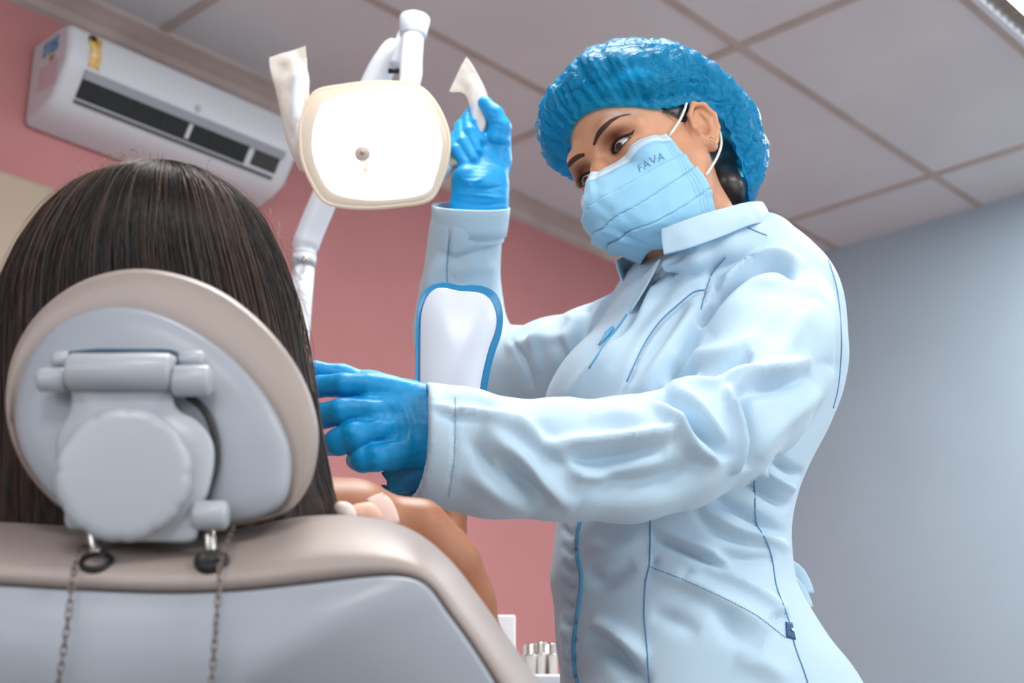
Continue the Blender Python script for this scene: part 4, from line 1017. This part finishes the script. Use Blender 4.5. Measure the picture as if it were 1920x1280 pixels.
# ---- face mask
mk = [  # rows top to bottom; columns centre, quarter, half, three quarter, edge (her left), head frame
 [(0, -0.0270, -0.016), (0.014, -0.0195, -0.020), (0.036, -0.0010, -0.0165), (0.053, 0.017, -0.012), (0.066, 0.040, -0.008)],
 [(0, -0.0420, -0.034), (0.016, -0.0340, -0.037), (0.040, -0.0090, -0.034), (0.058, 0.014, -0.027), (0.069, 0.043, -0.024)],
 [(0, -0.0500, -0.055), (0.019, -0.0420, -0.056), (0.042, -0.0180, -0.055), (0.060, 0.013, -0.047), (0.070, 0.047, -0.041)],
 [(0, -0.0490, -0.077), (0.020, -0.0430, -0.077), (0.041, -0.0230, -0.078), (0.059, 0.012, -0.070), (0.070, 0.053, -0.058)],
 [(0, -0.0400, -0.094), (0.018, -0.0350, -0.096), (0.038, -0.0160, -0.100), (0.056, 0.016, -0.094), (0.068, 0.060, -0.078)],
 [(0, -0.0200, -0.106), (0.016, -0.0160, -0.108), (0.034, -0.0020, -0.113), (0.050, 0.022, -0.112), (0.063, 0.062, -0.104)],
 [(0, 0.0100, -0.117), (0.016, 0.0140, -0.125), (0.032, 0.025, -0.131), (0.045, 0.040, -0.128), (0.058, 0.068, -0.110)]]
U, W_ = 121, 121
rows = []
for r in mk:
    low = {3: 0.006, 4: 0.014, 5: 0.022, 6: 0.026}.get(len(rows), 0)   # the far side rides up as the head turns
    full = [(-x, y, z+low*min(1, x/0.045)) for x, y, z in r[1:]][::-1] + r
    rows.append(spline(full, U))
rows = np.array(rows)                                # 6,U,3
MG = np.array([spline(rows[:, j], W_) for j in range(U)])   # U,W,3
cpt = np.array([0, 0.04, -0.06])
def push_out(MG, gap):
    for j in range(U):
        for i in range(W_):
            p = hf(MG[j, i]); loc, n_, _, _ = hb.find_nearest(p)
            if (p-loc).dot(n_) < gap: MG[j, i] = to_head(loc+n_*gap)
push_out(MG, 0.0022)
for _ in range(6):
    MG[1:-1, 1:-1] = MG[1:-1, 1:-1]*0.5 + 0.125*(MG[2:, 1:-1]+MG[:-2, 1:-1]+MG[1:-1, 2:]+MG[1:-1, :-2])
push_out(MG, 0.0018)
for j in range(U):
    u = (j/(U-1))*2-1
    for i in range(W_):
        v = i/(W_-1); p = MG[j, i]; out = p-cpt; out = out/np.linalg.norm(out)
        d = 0
        for (v0, sl_) in ((0.36, 0.10), (0.55, 0.16), (0.74, 0.10)):
            # pleats: overlapping steps that open towards the middle of the mask
            vv = v - (v0 + sl_*(0.5-abs(u))*0.7); 
            if 0 <= vv < 0.13: d += 0.0050*(1-vv/0.13)*(0.35+0.65*(1-abs(u)))
            elif -0.02 < vv < 0: d -= 0.0024*(1+vv/0.02)
        d += 0.0012*noise.noise(Vector((u*4, v*5, 2)))*(1-abs(u)) + 0.0016*noise.noise(Vector((u*9, v*7+3, 5)))
        d -= 0.006*math.exp(-((u-0.12)/0.06)**2-((v-0.80)/0.10)**2)
        MG[j, i] = p+out*d
mm = bpy.data.materials.new('light_blue_mask'); mm.use_nodes = True; b_ = mm.node_tree.nodes['Principled BSDF']
mfab = M['mask'] = mat('light_blue_mask', (150, 205, 235), 0.7, bump=0.2, bscale=500, sheen=0.2); mwht = mat('white_mask_edge', (206, 224, 236), 0.7)
gv = [[hf(MG[j, i]) for j in range(U)] for i in range(W_)]
V = [p for r in gv for p in r]; Fc = []; fm = []
for i in range(W_-1):
    for j in range(U-1):
        Fc.append((i*U+j, i*U+j+1, (i+1)*U+j+1, (i+1)*U+j)); fm.append(1 if i < 13 else 0)
mk_o = mesh_obj('face_mask', V, Fc, None, dn, mats=[mfab, mwht], fm=fm); s_ = mk_o.modifiers.new('s', 'SOLIDIFY'); s_.thickness = 0.0009
def mq(u, v, off=0.0008):                            # point on the mask
    x = (u+1)/2*(U-1); y = v*(W_-1); j = int(min(U-2, max(0, x))); i = int(min(W_-2, max(0, y))); a, b = x-j, y-i
    p = (MG[j, i]*(1-a)+MG[j+1, i]*a)*(1-b) + (MG[j, i+1]*(1-a)+MG[j+1, i+1]*a)*b
    n_ = np.cross(MG[j+1, i]-MG[j, i], MG[j, i+1]-MG[j, i]); n_ /= np.linalg.norm(n_)+1e-12
    if n_ @ (p-cpt) < 0: n_ = -n_
    return hf(p+n_*off)
parts = []
for v in (0.045, 0.115, 0.135):
    for k in range(150):
        u = -0.98+1.96*k/150; parts.append(tube_vf([mq(u, v), mq(u+0.007, v)], 0.0003, 4))
for k in range(52):
    v = 0.02+0.96*k/52
    for u in (0.90, 0.93, 0.955, -0.90, -0.93): parts.append(tube_vf([mq(u, v), mq(u, v+0.009)], 0.0003, 4))
V, Fc = merge(parts); mesh_obj('stitching', V, Fc, mat('mask_stitch', (92, 150, 188), 0.8), mk_o)
# printed word on the mask
tcv = bpy.data.curves.new('mask_lettering', 'FONT'); tcv.body = 'FAVA'; tcv.size = 1.0; tcv.space_character = 1.15; to = bpy.data.objects.new('tmp_text', tcv); C.objects.link(to)
bpy.context.view_layer.update(); tm = bpy.data.meshes.new_from_object(to.evaluated_get(bpy.context.evaluated_depsgraph_get())); C.objects.unlink(to); bpy.data.objects.remove(to)
import bmesh
bm = bmesh.new(); bm.from_mesh(tm); bmesh.ops.triangulate(bm, faces=bm.faces[:]); bmesh.ops.subdivide_edges(bm, edges=[e for e in bm.edges if e.calc_length() > 0.3], cuts=2, use_grid_fill=False); bm.to_mesh(tm); bm.free()
mxx = max(v.co.x for v in tm.vertices); mxy = max(v.co.y for v in tm.vertices)
Vt = [mq(0.56+0.25*v.co.x/mxx, 0.30-0.085*v.co.y/mxy - 0.00, 0.0011) for v in tm.vertices]
mesh_obj('lettering', Vt, [tuple(p.vertices) for p in tm.polygons], mat('mask_print', (96, 140, 172), 0.8), mk_o, smooth=False)
for sx in (1, -1):
    tube('ear_loop', [hf((sx*x, y, z)) for x, y, z in spline([(0.068, 0.041, -0.012), (0.076, 0.060, 0.004), (0.0790, 0.074, 0.018), (0.0790, 0.086, 0.029), (0.0785, 0.104, 0.028), (0.0790, 0.1155, 0.010), (0.0790, 0.1135, -0.012), (0.0800, 0.104, -0.030), (0.0790, 0.084, -0.050), (0.072, 0.062, -0.068)], 40)], 0.0016, mat('white_elastic', (232, 232, 230), 0.7), mk_o, 8)
hrt = [(0, -1.0), (0.55, -0.35), (1.0, 0.25), (0.85, 0.75), (0.45, 0.85), (0.0, 0.45), (-0.45, 0.85), (-0.85, 0.75), (-1.0, 0.25), (-0.55, -0.35)]
tube('heart_earring', [hf((0.0855, 0.088+0.0055*a, -0.0290+0.0052*b)) for a, b in closed_spline(hrt, 60)], 0.0007, M['gold'], dn, 6, closed=True)

# ---- coat
cf = Field((-0.15, 1.28, 0.36), (0.56, 2.20, 1.52), 0.0037)
cf.chain([hq(*[a[0], a[1], a[2], a[3]]) for a in RA], 0.02)
pe = P(880, 388, 1.95); axr = (P(880, 388, 1.95)-P(868, 480, 1.99)).normalized()
cf.half(tuple(P(878, 410, 1.957)), tuple(axr), tuple(pe-Vector((.12, .12, .06))), tuple(pe+Vector((.12, .12, .14))))
cf.sections(TORSO, 0.02)
# bust and shoulder blades
for (x, y, Y, rr) in [(1150, 735, 1.62, 85), (1240, 760, 1.575, 90)]:
    p = P(x, y, Y); m = MPP(p); cf.ell(p, (rr*m, 0.045, rr*1.05*m), k=0.05)
cf.chain([hq(1330, 520, 1.70, 62), hq(1430, 515, 1.69, 74), hq(1482, 545, 1.68, 70)], 0.05)
CB = [(1250, 492, 1.590), (1300, 478, 1.580), (1360, 458, 1.590), (1405, 440, 1.622), (1430, 436, 1.67), (1425, 444, 1.74), (1385, 452, 1.785), (1300, 484, 1.81), (1232, 518, 1.78), (1200, 532, 1.74)]
cf.chain([hq(a, b+4, c_, 12) for a, b, c_ in CB], 0.03)
cf.ell(P(1330, 505, 1.69), (0.066, 0.105, 0.022), k=0.02)
cf.chain([hq(1270, 560, 1.73, 60), hq(1180, 610, 1.79, 62)], 0.04)
la = [hq(*a) for a in LA]
cf.chain(la, 0.014)
cutp = P(782, 826, 1.403); axl = (P(740, 815, 1.395)-P(920, 855, 1.42)).normalized(); axl = (axl + Vector((0, -0.0, -0.12))).normalized()
cf.half(tuple(cutp), tuple(axl), tuple(cutp-Vector((.30, .14, .16))), tuple(cutp+Vector((.10, .14, .16))))
# hollow sleeve end
cf.cone(tuple(P(690, 812, 1.395)), tuple(P(840, 836, 1.41)), 0.0525, 0.0525, 0.003, mode='s')
V, Q = cf.mesh(2)
# broad gentle cloth relief over everything
def nz3(V, s, seed, an=(1, 1, 1)):
    out = np.zeros(len(V)); r = np.random.default_rng(seed)
    for k in range(14):
        d = r.normal(size=3)*np.array(an); d = d/np.linalg.norm(d)*s*r.uniform(.6, 1.5); out += np.sin(V@d+r.uniform(0, 6.28))
    return out/14
N = normals(V, Q)
V = V + N*(nz3(V, 32, 1)*0.0045+nz3(V, 70, 2)*0.0022)[:, None]
S = []
def fold(pts, wd, dp, y0=0, y1=9): S.append((pts, wd, dp*(2.4 if abs(dp) > 0.0065 else 1.8), y0, y1))
FR = (0, 1.58)
# near forearm
fold([(905, 805), (961, 850), (1029, 912), (1080, 950)], 16, 0.007, *FR); fold([(935, 850), (985, 905), (1030, 950)], 20, -0.008, *FR)
fold([(850, 775), (905, 790), (975, 800), (1038, 845), (1100, 888), (1150, 905)], 15, 0.007, *FR)
fold([(1000, 790), (1050, 860), (1130, 862), (1200, 845), (1250, 838)], 18, -0.008, *FR)
fold([(1020, 836), (1100, 828), (1180, 822), (1243, 812), (1270, 790)], 12, 0.008, *FR)
fold([(1090, 905), (1180, 915), (1270, 895), (1330, 850)], 26, -0.008, *FR)
fold([(1100, 775), (1170, 778), (1240, 800)], 20, 0.004, *FR)
fold([(1235, 742), (1262, 760), (1300, 790), (1345, 832), (1362, 862)], 11, -0.011, *FR)
fold([(1255, 735), (1290, 745), (1330, 790), (1360, 828)], 9, 0.006, *FR)
fold([(1215, 755), (1260, 790), (1300, 835), (1350, 868)], 12, 0.008, *FR)
fold([(1362, 722), (1371, 760), (1378, 800), (1380, 850), (1376, 888)], 8, 0.010, *FR)
fold([(1395, 720), (1392, 770), (1398, 830), (1392, 880)], 14, -0.009, *FR)
fold([(1385, 728), (1430, 722), (1490, 716), (1520, 700)], 16, -0.008, 0, 1.66)
fold([(1340, 700), (1400, 702), (1470, 695), (1520, 670)], 14, 0.007, 0, 1.66)
fold([(1260, 700), (1320, 695), (1380, 680), (1410, 662)], 13, -0.009, 0, 1.66)
fold([(1250, 680), (1300, 670), (1370, 655), (1430, 620)], 14, 0.005, 0, 1.66)
fold([(1240, 730), (1300, 722), (1355, 712)], 9, 0.006, 0, 1.66)
fold([(1420, 860), (1460, 800), (1530, 740), (1560, 690)], 16, 0.004, 0, 1.66)
fold([(1440, 700), (1480, 640), (1520, 570)], 18, 0.004, 0, 1.70)
fold([(815, 760), (850, 770), (900, 782), (950, 790)], 7, 0.004, *FR); fold([(815, 775), (860, 785), (930, 800)], 7, -0.004, *FR)
fold([(853, 742), (853, 800), (851, 860), (842, 925)], 2.5, -0.0018, *FR)
fold([(830, 735), (880, 740), (930, 760), (980, 790)], 14, 0.004, *FR)
fold([(870, 880), (940, 925), (1000, 955)], 20, 0.004, *FR); fold([(880, 820), (920, 880), (980, 940)], 12, -0.005, *FR)
# shoulder and armpit
fold([(1498, 520), (1470, 500), (1440, 497), (1410, 512), (1370, 545), (1335, 580), (1310, 612)], 8, -0.016, 0, 1.75)
fold([(1510, 505), (1470, 482), (1430, 484), (1390, 506), (1350, 540), (1330, 560)], 10, 0.007, 0, 1.75)
fold([(1470, 530), (1420, 535), (1370, 575), (1330, 620)], 16, 0.006, 0, 1.75)
fold([(1310, 612), (1300, 640), (1280, 680), (1258, 720)], 9, -0.008, 0, 1.75)
fold([(1350, 520), (1345, 545), (1330, 560)], 7, -0.008, 0, 1.75)
fold([(1500, 520), (1530, 560), (1545, 620), (1548, 680)], 22, 0.006, 0, 1.75)
fold([(1360, 480), (1335, 510), (1322, 545), (1312, 585)], 4, -0.003, 0, 1.75)
fold([(1324, 543), (1300, 548), (1270, 572), (1235, 605), (1205, 650), (1175, 715), (1160, 745)], 4, -0.0045, 0, 1.75)
fold([(1310, 560), (1290, 600), (1250, 660), (1200, 740)], 16, 0.006, 0, 1.75); fold([(1290, 570), (1262, 612), (1225, 660), (1180, 720)], 9, -0.005, 0, 1.75)
fold([(1250, 500), (1215, 560), (1160, 640), (1100, 700), (1060, 750)], 12, 0.004, 0, 1.75)
fold([(1240, 482), (1205, 548), (1180, 600), (1150, 640)], 7, -0.007, 0, 1.80)
fold([(1290, 480), (1250, 540), (1200, 600), (1140, 690)], 12, -0.003, 0, 1.75)
fold([(1300, 455), (1250, 500), (1225, 540)], 8, -0.005, 0, 1.75)
# far arm
fold([(1110, 560), (1085, 600), (1078, 650), (1068, 700)], 10, -0.008, 1.7, 3); fold([(1060, 590), (1040, 630), (1052, 680), (1040, 730)], 12, -0.006, 1.7, 3)
fold([(1030, 600), (1005, 640), (1010, 700)], 10, 0.005, 1.7, 3); fold([(960, 635), (985, 680), (1000, 730)], 5, -0.004, 1.7, 3)
fold([(1140, 560), (1120, 610), (1100, 660)], 9, 0.006, 1.7, 3); fold([(945, 650), (1000, 640), (1060, 620)], 12, 0.004, 1.7, 3)
fold([(820, 470), (850, 485), (900, 470), (930, 455)], 8, -0.004, 1.7, 3); fold([(842, 400), (842, 450), (838, 500), (838, 540)], 2.5, -0.003, 1.7, 3)
fold([(835, 480), (815, 520), (800, 560)], 14, 0.006, 1.7, 3); fold([(850, 520), (890, 500), (930, 505)], 14, 0.005, 1.7, 3); fold([(800, 600), (790, 650), (800, 700)], 8, 0.004, 1.7, 3)
# lower coat
TR = (1.50, 2.0)
fold([(1333, 930), (1400, 962), (1475, 1003)], 9, -0.008, *TR); fold([(1310, 948), (1380, 990), (1445, 1012), (1480, 1030)], 9, 0.006, *TR)
fold([(1300, 960), (1350, 1000), (1440, 1025)], 8, -0.005, *TR); fold([(1390, 890), (1440, 925), (1482, 950)], 9, -0.008, *TR); fold([(1410, 870), (1450, 900), (1490, 920)], 8, 0.007, *TR); fold([(1440, 850), (1480, 880), (1505, 890)], 8, -0.007, *TR)
fold([(1220, 1003), (1265, 1022), (1313, 1042), (1360, 1065)], 7, -0.008, *TR); fold([(1222, 993), (1270, 1010), (1320, 1028), (1370, 1052)], 7, 0.005, *TR)
fold([(1340, 1035), (1400, 1046), (1455, 1048)], 8, -0.006, *TR); fold([(1320, 1062), (1380, 1085), (1440, 1120), (1475, 1150)], 10, 0.005, *TR); fold([(1440, 1165), (1465, 1155), (1480, 1148)], 6, -0.006, *TR)
fold([(1225, 1070), (1300, 1095), (1380, 1140), (1455, 1185)], 14, 0.006, *TR)
fold([(1275, 1085), (1285, 1075), (1300, 1070)], 5, -0.004, *TR); fold([(1220, 1058), (1235, 1046)], 5, -0.004, *TR)
fold([(1222, 1150), (1270, 1165), (1310, 1185)], 16, -0.005, *TR); fold([(1097, 1190), (1140, 1215), (1173, 1250), (1215, 1290)], 16, -0.010, *TR); fold([(1110, 1165), (1160, 1190), (1210, 1240)], 14, 0.007, *TR)
fold([(1100, 1065), (1130, 1090), (1190, 1060)], 14, -0.006, *TR); fold([(1100, 1020), (1150, 1030), (1205, 1010)], 16, 0.004, *TR); fold([(1345, 1130), (1370, 1180), (1430, 1210)], 18, -0.006, *TR); fold([(1380, 1230), (1440, 1250), (1480, 1280)], 20, 0.005, *TR)
for k in range(9): fold([(1052+k*1.5, 985+k*34), (1068, 1000+k*34), (1082, 992+k*34)], 5, -0.004, *TR)
fold([(1060, 1150), (1065, 1210), (1070, 1280)], 9, 0.005, *TR)
N = normals(V, Q); V = strokes(V, N, S)
V = relax(V, Q, 0.35)
coat = np_mesh('coat', V, Q, M['coat'], dn)
cb = bvh_of(coat)
seam('zip', cb, [(1088, 978), (1082, 1010), (1083, 1045), (1090, 1080), (1087, 1120), (1080, 1170), (1076, 1220), (1080, 1262), (1088, 1300)], 0.0028, M['zip'], coat, 60)
seam('zip', cb, [(1175, 590), (1160, 612), (1138, 640), (1105, 690)], 0.0013, M['zip'], coat, 30)
for nm, pts in [('seam', [(1219, 975), (1219, 1020), (1217, 1060), (1210, 1095), (1208, 1150), (1212, 1200), (1218, 1290)]),
                ('seam', [(1414, 900), (1415, 930), (1418, 980), (1436, 1012), (1448, 1050), (1456, 1100), (1478, 1160), (1490, 1210), (1508, 1260), (1520, 1300)]),
                ('seam', [(1324, 543), (1300, 548), (1270, 572), (1235, 605), (1205, 650), (1175, 715)]),
                ('seam', [(1552, 486), (1566, 530), (1574, 580), (1577, 650), (1572, 720), (1562, 765)]),
                ('seam', [(1400, 426), (1418, 434), (1437, 441)]),
                ('seam', [(1360, 482), (1336, 512), (1324, 545), (1314, 580)]),
                ('seam', [(842, 448), (838, 500), (838, 530)])]:
    seam(nm, cb, pts, 0.0008, M['seam'], coat, 40)
stitches('pocket_stitching', cb, [(1218, 1062), (1290, 1090), (1360, 1122), (1420, 1155), (1472, 1195)], 0.0006, M['seam'], coat, 60)
stitches('cuff_stitching', cb, [(853, 745), (854, 800), (852, 860), (842, 930)], 0.0005, mat('cuff_thread', (120, 165, 200), 0.8), coat, 46)
# zip pull
zp = [cast(cb, x, y, 0.003) for x, y in [(1150, 618), (1141, 628), (1133, 640), (1125, 650)]]
if all(p is not None for p in zp):
    tube('zip_pull', zp, [0.0022, 0.0035, 0.0018, 0.0012], M['zip'], coat, 10)
# navy tag on the side seam with its small white mark
def patch(name, quad, m, parent, off=0.0012, n=6, th=0.0008):
    G = []
    for i in range(n):
        row = []
        for j in range(n):
            a, b = i/(n-1), j/(n-1)
            q = (np.array(quad[0])*(1-a)+np.array(quad[1])*a)*(1-b) + (np.array(quad[3])*(1-a)+np.array(quad[2])*a)*b
            p = cast(cb, q[0], q[1], off); row.append(p)
        G.append(row)
    if any(p is None for r in G for p in r): return None
    return grid_obj(name, G, m, parent, thick=th)
tg = patch('side_tag', [(1472, 1166), (1484, 1168), (1491, 1200), (1474, 1195)], M['navy'], coat)
if tg: 
    patch('tag_mark', [(1481, 1179), (1486, 1180), (1487, 1185), (1483, 1184)], mat('tag_white', (225, 230, 235), 0.6), tg, 0.0026)
# back belt tab
bt = [P(x, y, 1.725) for x, y in spline([(1440, 1040), (1490, 1066), (1508, 1092), (1515, 1113)], 10)]
V, Fc = tube_vf(bt, [0.008]*10, 14, flat=0.22, flat_dir=(0, 1, 0.1)); mesh_obj('belt_tab', V, Fc, M['coat'], coat)
bt = [P(x, y, 1.722) for x, y in spline([(1440, 1060), (1488, 1092), (1506, 1120), (1513, 1140)], 10)]
V, Fc = tube_vf(bt, [0.008]*10, 14, flat=0.22, flat_dir=(0, 1, 0.1)); mesh_obj('belt_tab', V, Fc, M['coat'], coat)
# collar
cbm = [(1245, 478, 1.565), (1300, 463, 1.555), (1360, 441, 1.565), (1410, 421, 1.60), (1442, 418, 1.66), (1440, 430, 1.74), (1390, 440, 1.80), (1300, 470, 1.83), (1225, 505, 1.80), (1185, 525, 1.74), (1170, 534, 1.69)]
ctp = [(1240, 430, 1.572), (1295, 410, 1.565), (1355, 391, 1.575), (1398, 380, 1.605), (1425, 378, 1.66), (1420, 382, 1.73), (1375, 395, 1.78), (1300, 420, 1.81), (1225, 455, 1.79), (1180, 476, 1.74), (1156, 487, 1.685)]
B0 = spline(cbm, 90); T0 = spline(ctp, 90); G = []
for i in range(14):
    t = i/13; row = []
    for j in range(90):
        a = P(*B0[j]); b = P(*T0[j]); p = a.lerp(b, t); c_ = Vector((0.235, 1.69, p.z)); o_ = (p-c_).normalized()
        row.append(p + o_*0.004*math.sin(math.pi*t)*0.6 + o_*0.0015*noise.noise(p*40))
    G.append(row)
co = grid_obj('collar', G, M['coat'], coat); s_ = co.modifiers.new('s', 'SOLIDIFY'); s_.thickness = 0.0026; s_.offset = 0; ss = co.modifiers.new('b', 'BEVEL'); ss.width = 0.0008; ss.segments = 2; ss.limit_method = 'ANGLE'
tube('collar_seam', [P(*b)+Vector((0, -0.002, -0.001)) for b in B0[:42]], 0.0008, M['seam'], coat, 6)
# placket inside the open front
G = []
for i in range(12):
    t = i/11
    a = P(*spline([(1172, 533, 1.685), (1168, 560, 1.66), (1166, 590, 1.635)], 12)[i]); b = P(*spline([(1238, 486, 1.60), (1214, 532, 1.60), (1182, 585, 1.605)], 12)[i])
    G.append([a.lerp(b, s)+Vector((0, 0.012*math.sin(math.pi*s), 0)) for s in np.linspace(0, 1, 12)])
grid_obj('placket', G, M['coat'], coat, thick=0.002)
# far cuff, turned up
def open_cuff(name, a, b, ra, rb, th, m, parent, seg=72, wob=0.0015):
    ax_ = (b-a).normalized(); u_ = Vector((1, 0, 0)); u_ = (u_-ax_*u_.dot(ax_)).normalized(); v_ = ax_.cross(u_); rings = []
    for t, dr_ in [(0.0, -th), (0.0, 0), (0.35, 0), (0.7, 0), (0.97, 0), (1.0, -th*0.4), (0.97, -th), (0.5, -th), (-0.2, -th)]:
        c_ = a.lerp(b, t); r_ = ra+(rb-ra)*t + dr_
        rings.append([c_ + (u_*math.cos(q_)+v_*math.sin(q_)*0.9)*(r_+wob*math.sin(q_*3+t*2)) for q_ in [2*math.pi*j/seg for j in range(seg)]])
    return rings_obj(name, rings, m, parent, cap=False)
open_cuff('cuff', P(879, 440, 1.967), P(881, 386, 1.945), 71*MPP(P(880, 440, 1.965)), 74*MPP(P(880, 386, 1.945)), 0.003, M['coat'], coat)

# ---- gloves
def hand(name, lo, hi, fn, fl=()):
    fg = Field(lo, hi, 0.0017); fn(fg); V, Q = fg.mesh(2)
    V = strokes(V, normals(V, Q), fl)
    N = normals(V, Q); V = V + N*(nz3(V, 260, 5)*0.0007+nz3(V, 600, 6)*0.0004)[:, None]
    return np_mesh(name, V, Q, M['glove'], dn)
def H(px, py, Y, r): return hq(px, py, Y, r)
def left(fg):
    c = dict(k=0.0025)
    fg.chain([H(725, 735, 1.392, 27), H(690, 724, 1.386, 25), H(645, 722, 1.384, 23), H(600, 724, 1.394, 21), H(572, 732, 1.410, 18)], **c)
    fg.chain([H(725, 768, 1.388, 28), H(690, 767, 1.380, 27), H(640, 772, 1.377, 26), H(604, 780, 1.388, 24), H(588, 786, 1.402, 20)], **c)
    fg.chain([H(735, 800, 1.388, 28), H(705, 803, 1.380, 27), H(664, 816, 1.373, 27), H(634, 828, 1.379, 26), H(620, 834, 1.392, 21)], **c)
    fg.chain([H(755, 838, 1.390, 30), H(735, 850, 1.386, 29), H(705, 857, 1.380, 27), H(680, 860, 1.382, 25.5), H(668, 862, 1.394, 20)], **c)
    D = fg.D.copy(); fg.D[:] = 9.0
    SQ = dict(squash=((0.1, 1, 0), 0.60))
    fg.chain([H(880, 845, 1.41, 56), H(830, 822, 1.402, 64), H(795, 805, 1.398, 70)], 0.02, **SQ)
    for (a, b) in [((790, 758), (712, 730)), ((790, 780), (712, 767)), ((792, 812), (722, 800)), ((795, 838), (738, 845))]:
        fg.cone(H(a[0], a[1], 1.398, 42)[0], H(b[0], b[1], 1.392, 30)[0], 42*MPP(P(800, 800, 1.395)), 30*MPP(P(700, 780, 1.385)), 0.012, squash=((0.1, 1, 0), 0.72))
    fg.chain([H(770, 745, 1.42, 34), H(700, 722, 1.435, 24), H(640, 705, 1.432, 20), H(590, 692, 1.425, 17)], 0.01)
    k = 0.011; h = np.maximum(k-np.abs(D-fg.D), 0)/k; fg.D = np.minimum(D, fg.D) - h*h*k*0.25
gl = hand('glove', (-0.27, 1.34, 0.85), (0.02, 1.48, 1.12), left, [([(728, 755), (742, 790), (744, 830)], 9, -0.002), ([(752, 745), (768, 800), (762, 860)], 7, 0.0015), ([(655, 742), (690, 746), (720, 750)], 4, -0.0022), ([(672, 790), (705, 784), (735, 786)], 4, -0.0022), ([(700, 832), (725, 825), (750, 822)], 4, -0.0022)])
def right(fg):
    for pts in ([(918, 240, 1.995, 20), (897, 200, 1.992, 12.5), (889, 208, 1.968, 12.5), (891, 232, 1.953, 12), (900, 264, 1.950, 11.5)],
                [(920, 255, 1.995, 20), (886, 212, 1.992, 13), (877, 222, 1.966, 13), (879, 248, 1.949, 12.5), (894, 284, 1.946, 12)],
                [(918, 272, 1.995, 20), (874, 228, 1.990, 13), (864, 238, 1.963, 13), (866, 266, 1.945, 12.5), (886, 299, 1.942, 12)],
                [(912, 290, 1.990, 20), (864, 250, 1.988, 12), (853, 258, 1.960, 12), (855, 282, 1.943, 11.5), (872, 308, 1.941, 11)]):
        fg.chain([H(*q) for q in pts], 0.0022)
    D = fg.D.copy(); fg.D[:] = 9.0
    fg.chain([H(893, 430, 1.965, 44), H(897, 392, 1.958, 50), H(902, 352, 1.960, 50)], 0.02, squash=((0, 1, 0.1), 0.6))
    fg.chain([H(902, 352, 1.962, 48), H(920, 300, 1.968, 36), H(932, 255, 1.970, 27)], 0.015, squash=((0, 1, 0.1), 0.7))
    fg.chain([H(932, 262, 1.960, 26), H(937, 240, 1.955, 21), H(926, 215, 1.950, 17.5), H(909, 194, 1.948, 14)], 0.006)   # thumb laid up the handle
    fg.chain([H(886, 350, 1.950, 34), H(874, 334, 1.946, 25)], 0.014)
    k = 0.006; h = np.maximum(k-np.abs(D-fg.D), 0)/k; fg.D = np.minimum(D, fg.D) - h*h*k*0.25
gr_ = hand('glove', (-0.12, 1.88, 1.28), (0.03, 2.05, 1.68), right, [([(850, 346), (900, 354), (950, 348)], 3, -0.0018), ([(850, 362), (895, 366), (950, 372)], 3, 0.0018), ([(850, 376), (900, 384), (950, 380)], 3, -0.0018), ([(862, 335), (885, 340), (905, 336)], 3, 0.0014), ([(915, 268), (935, 272), (955, 270)], 3, -0.0014), ([(918, 236), (930, 232), (945, 236)], 3, -0.0012), ([(912, 214), (922, 210), (932, 214)], 3, -0.001)])
# loose glove cuff below the near hand
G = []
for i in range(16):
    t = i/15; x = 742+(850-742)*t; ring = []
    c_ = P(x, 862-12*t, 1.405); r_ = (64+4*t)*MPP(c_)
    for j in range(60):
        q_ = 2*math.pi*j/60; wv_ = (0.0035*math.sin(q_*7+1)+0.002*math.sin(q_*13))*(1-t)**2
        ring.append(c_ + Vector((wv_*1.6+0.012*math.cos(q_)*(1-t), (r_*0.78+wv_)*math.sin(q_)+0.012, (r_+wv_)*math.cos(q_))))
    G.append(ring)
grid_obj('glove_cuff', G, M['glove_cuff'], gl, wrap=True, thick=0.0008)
# ---- trousers and shoes, below the frame
ftz = Field((0.05, 1.50, 0.04), (0.62, 1.95, 0.75), 0.009)
for sx in (-0.095, 0.095):
    ftz.chain([((hx+sx, hy-sx*0.6, 0.66), 0.098), ((hx+sx, hy-sx*0.6, 0.36), 0.078), ((hx+sx, hy-sx*0.6, 0.12), 0.062)], 0.02)
V, Q = ftz.mesh(1); np_mesh('trousers', V, Q, M['trouser'], dn)
for sx in (-0.095, 0.095):
    c_ = Vector((hx+sx, hy-sx*0.6, 0.045)); d_ = Vector((-0.75, -0.6, 0)).normalized()
    fs = Field(tuple(c_-Vector((0.25, 0.25, 0.05))), tuple(c_+Vector((0.15, 0.15, 0.12))), 0.005)
    fs.chain([(tuple(c_-d_*0.03), 0.043), (tuple(c_+d_*0.08), 0.042), (tuple(c_+d_*0.15-Vector((0, 0, 0.005))), 0.036)], 0.02)
    fs.half((0, 0, 0.003), (0, 0, -1), tuple(c_-Vector((0.25, 0.25, 0.05))), tuple(c_+Vector((0.15, 0.15, 0.12))))
    V, Q = fs.mesh(1); np_mesh('shoe', V, Q, M['white'], dn)
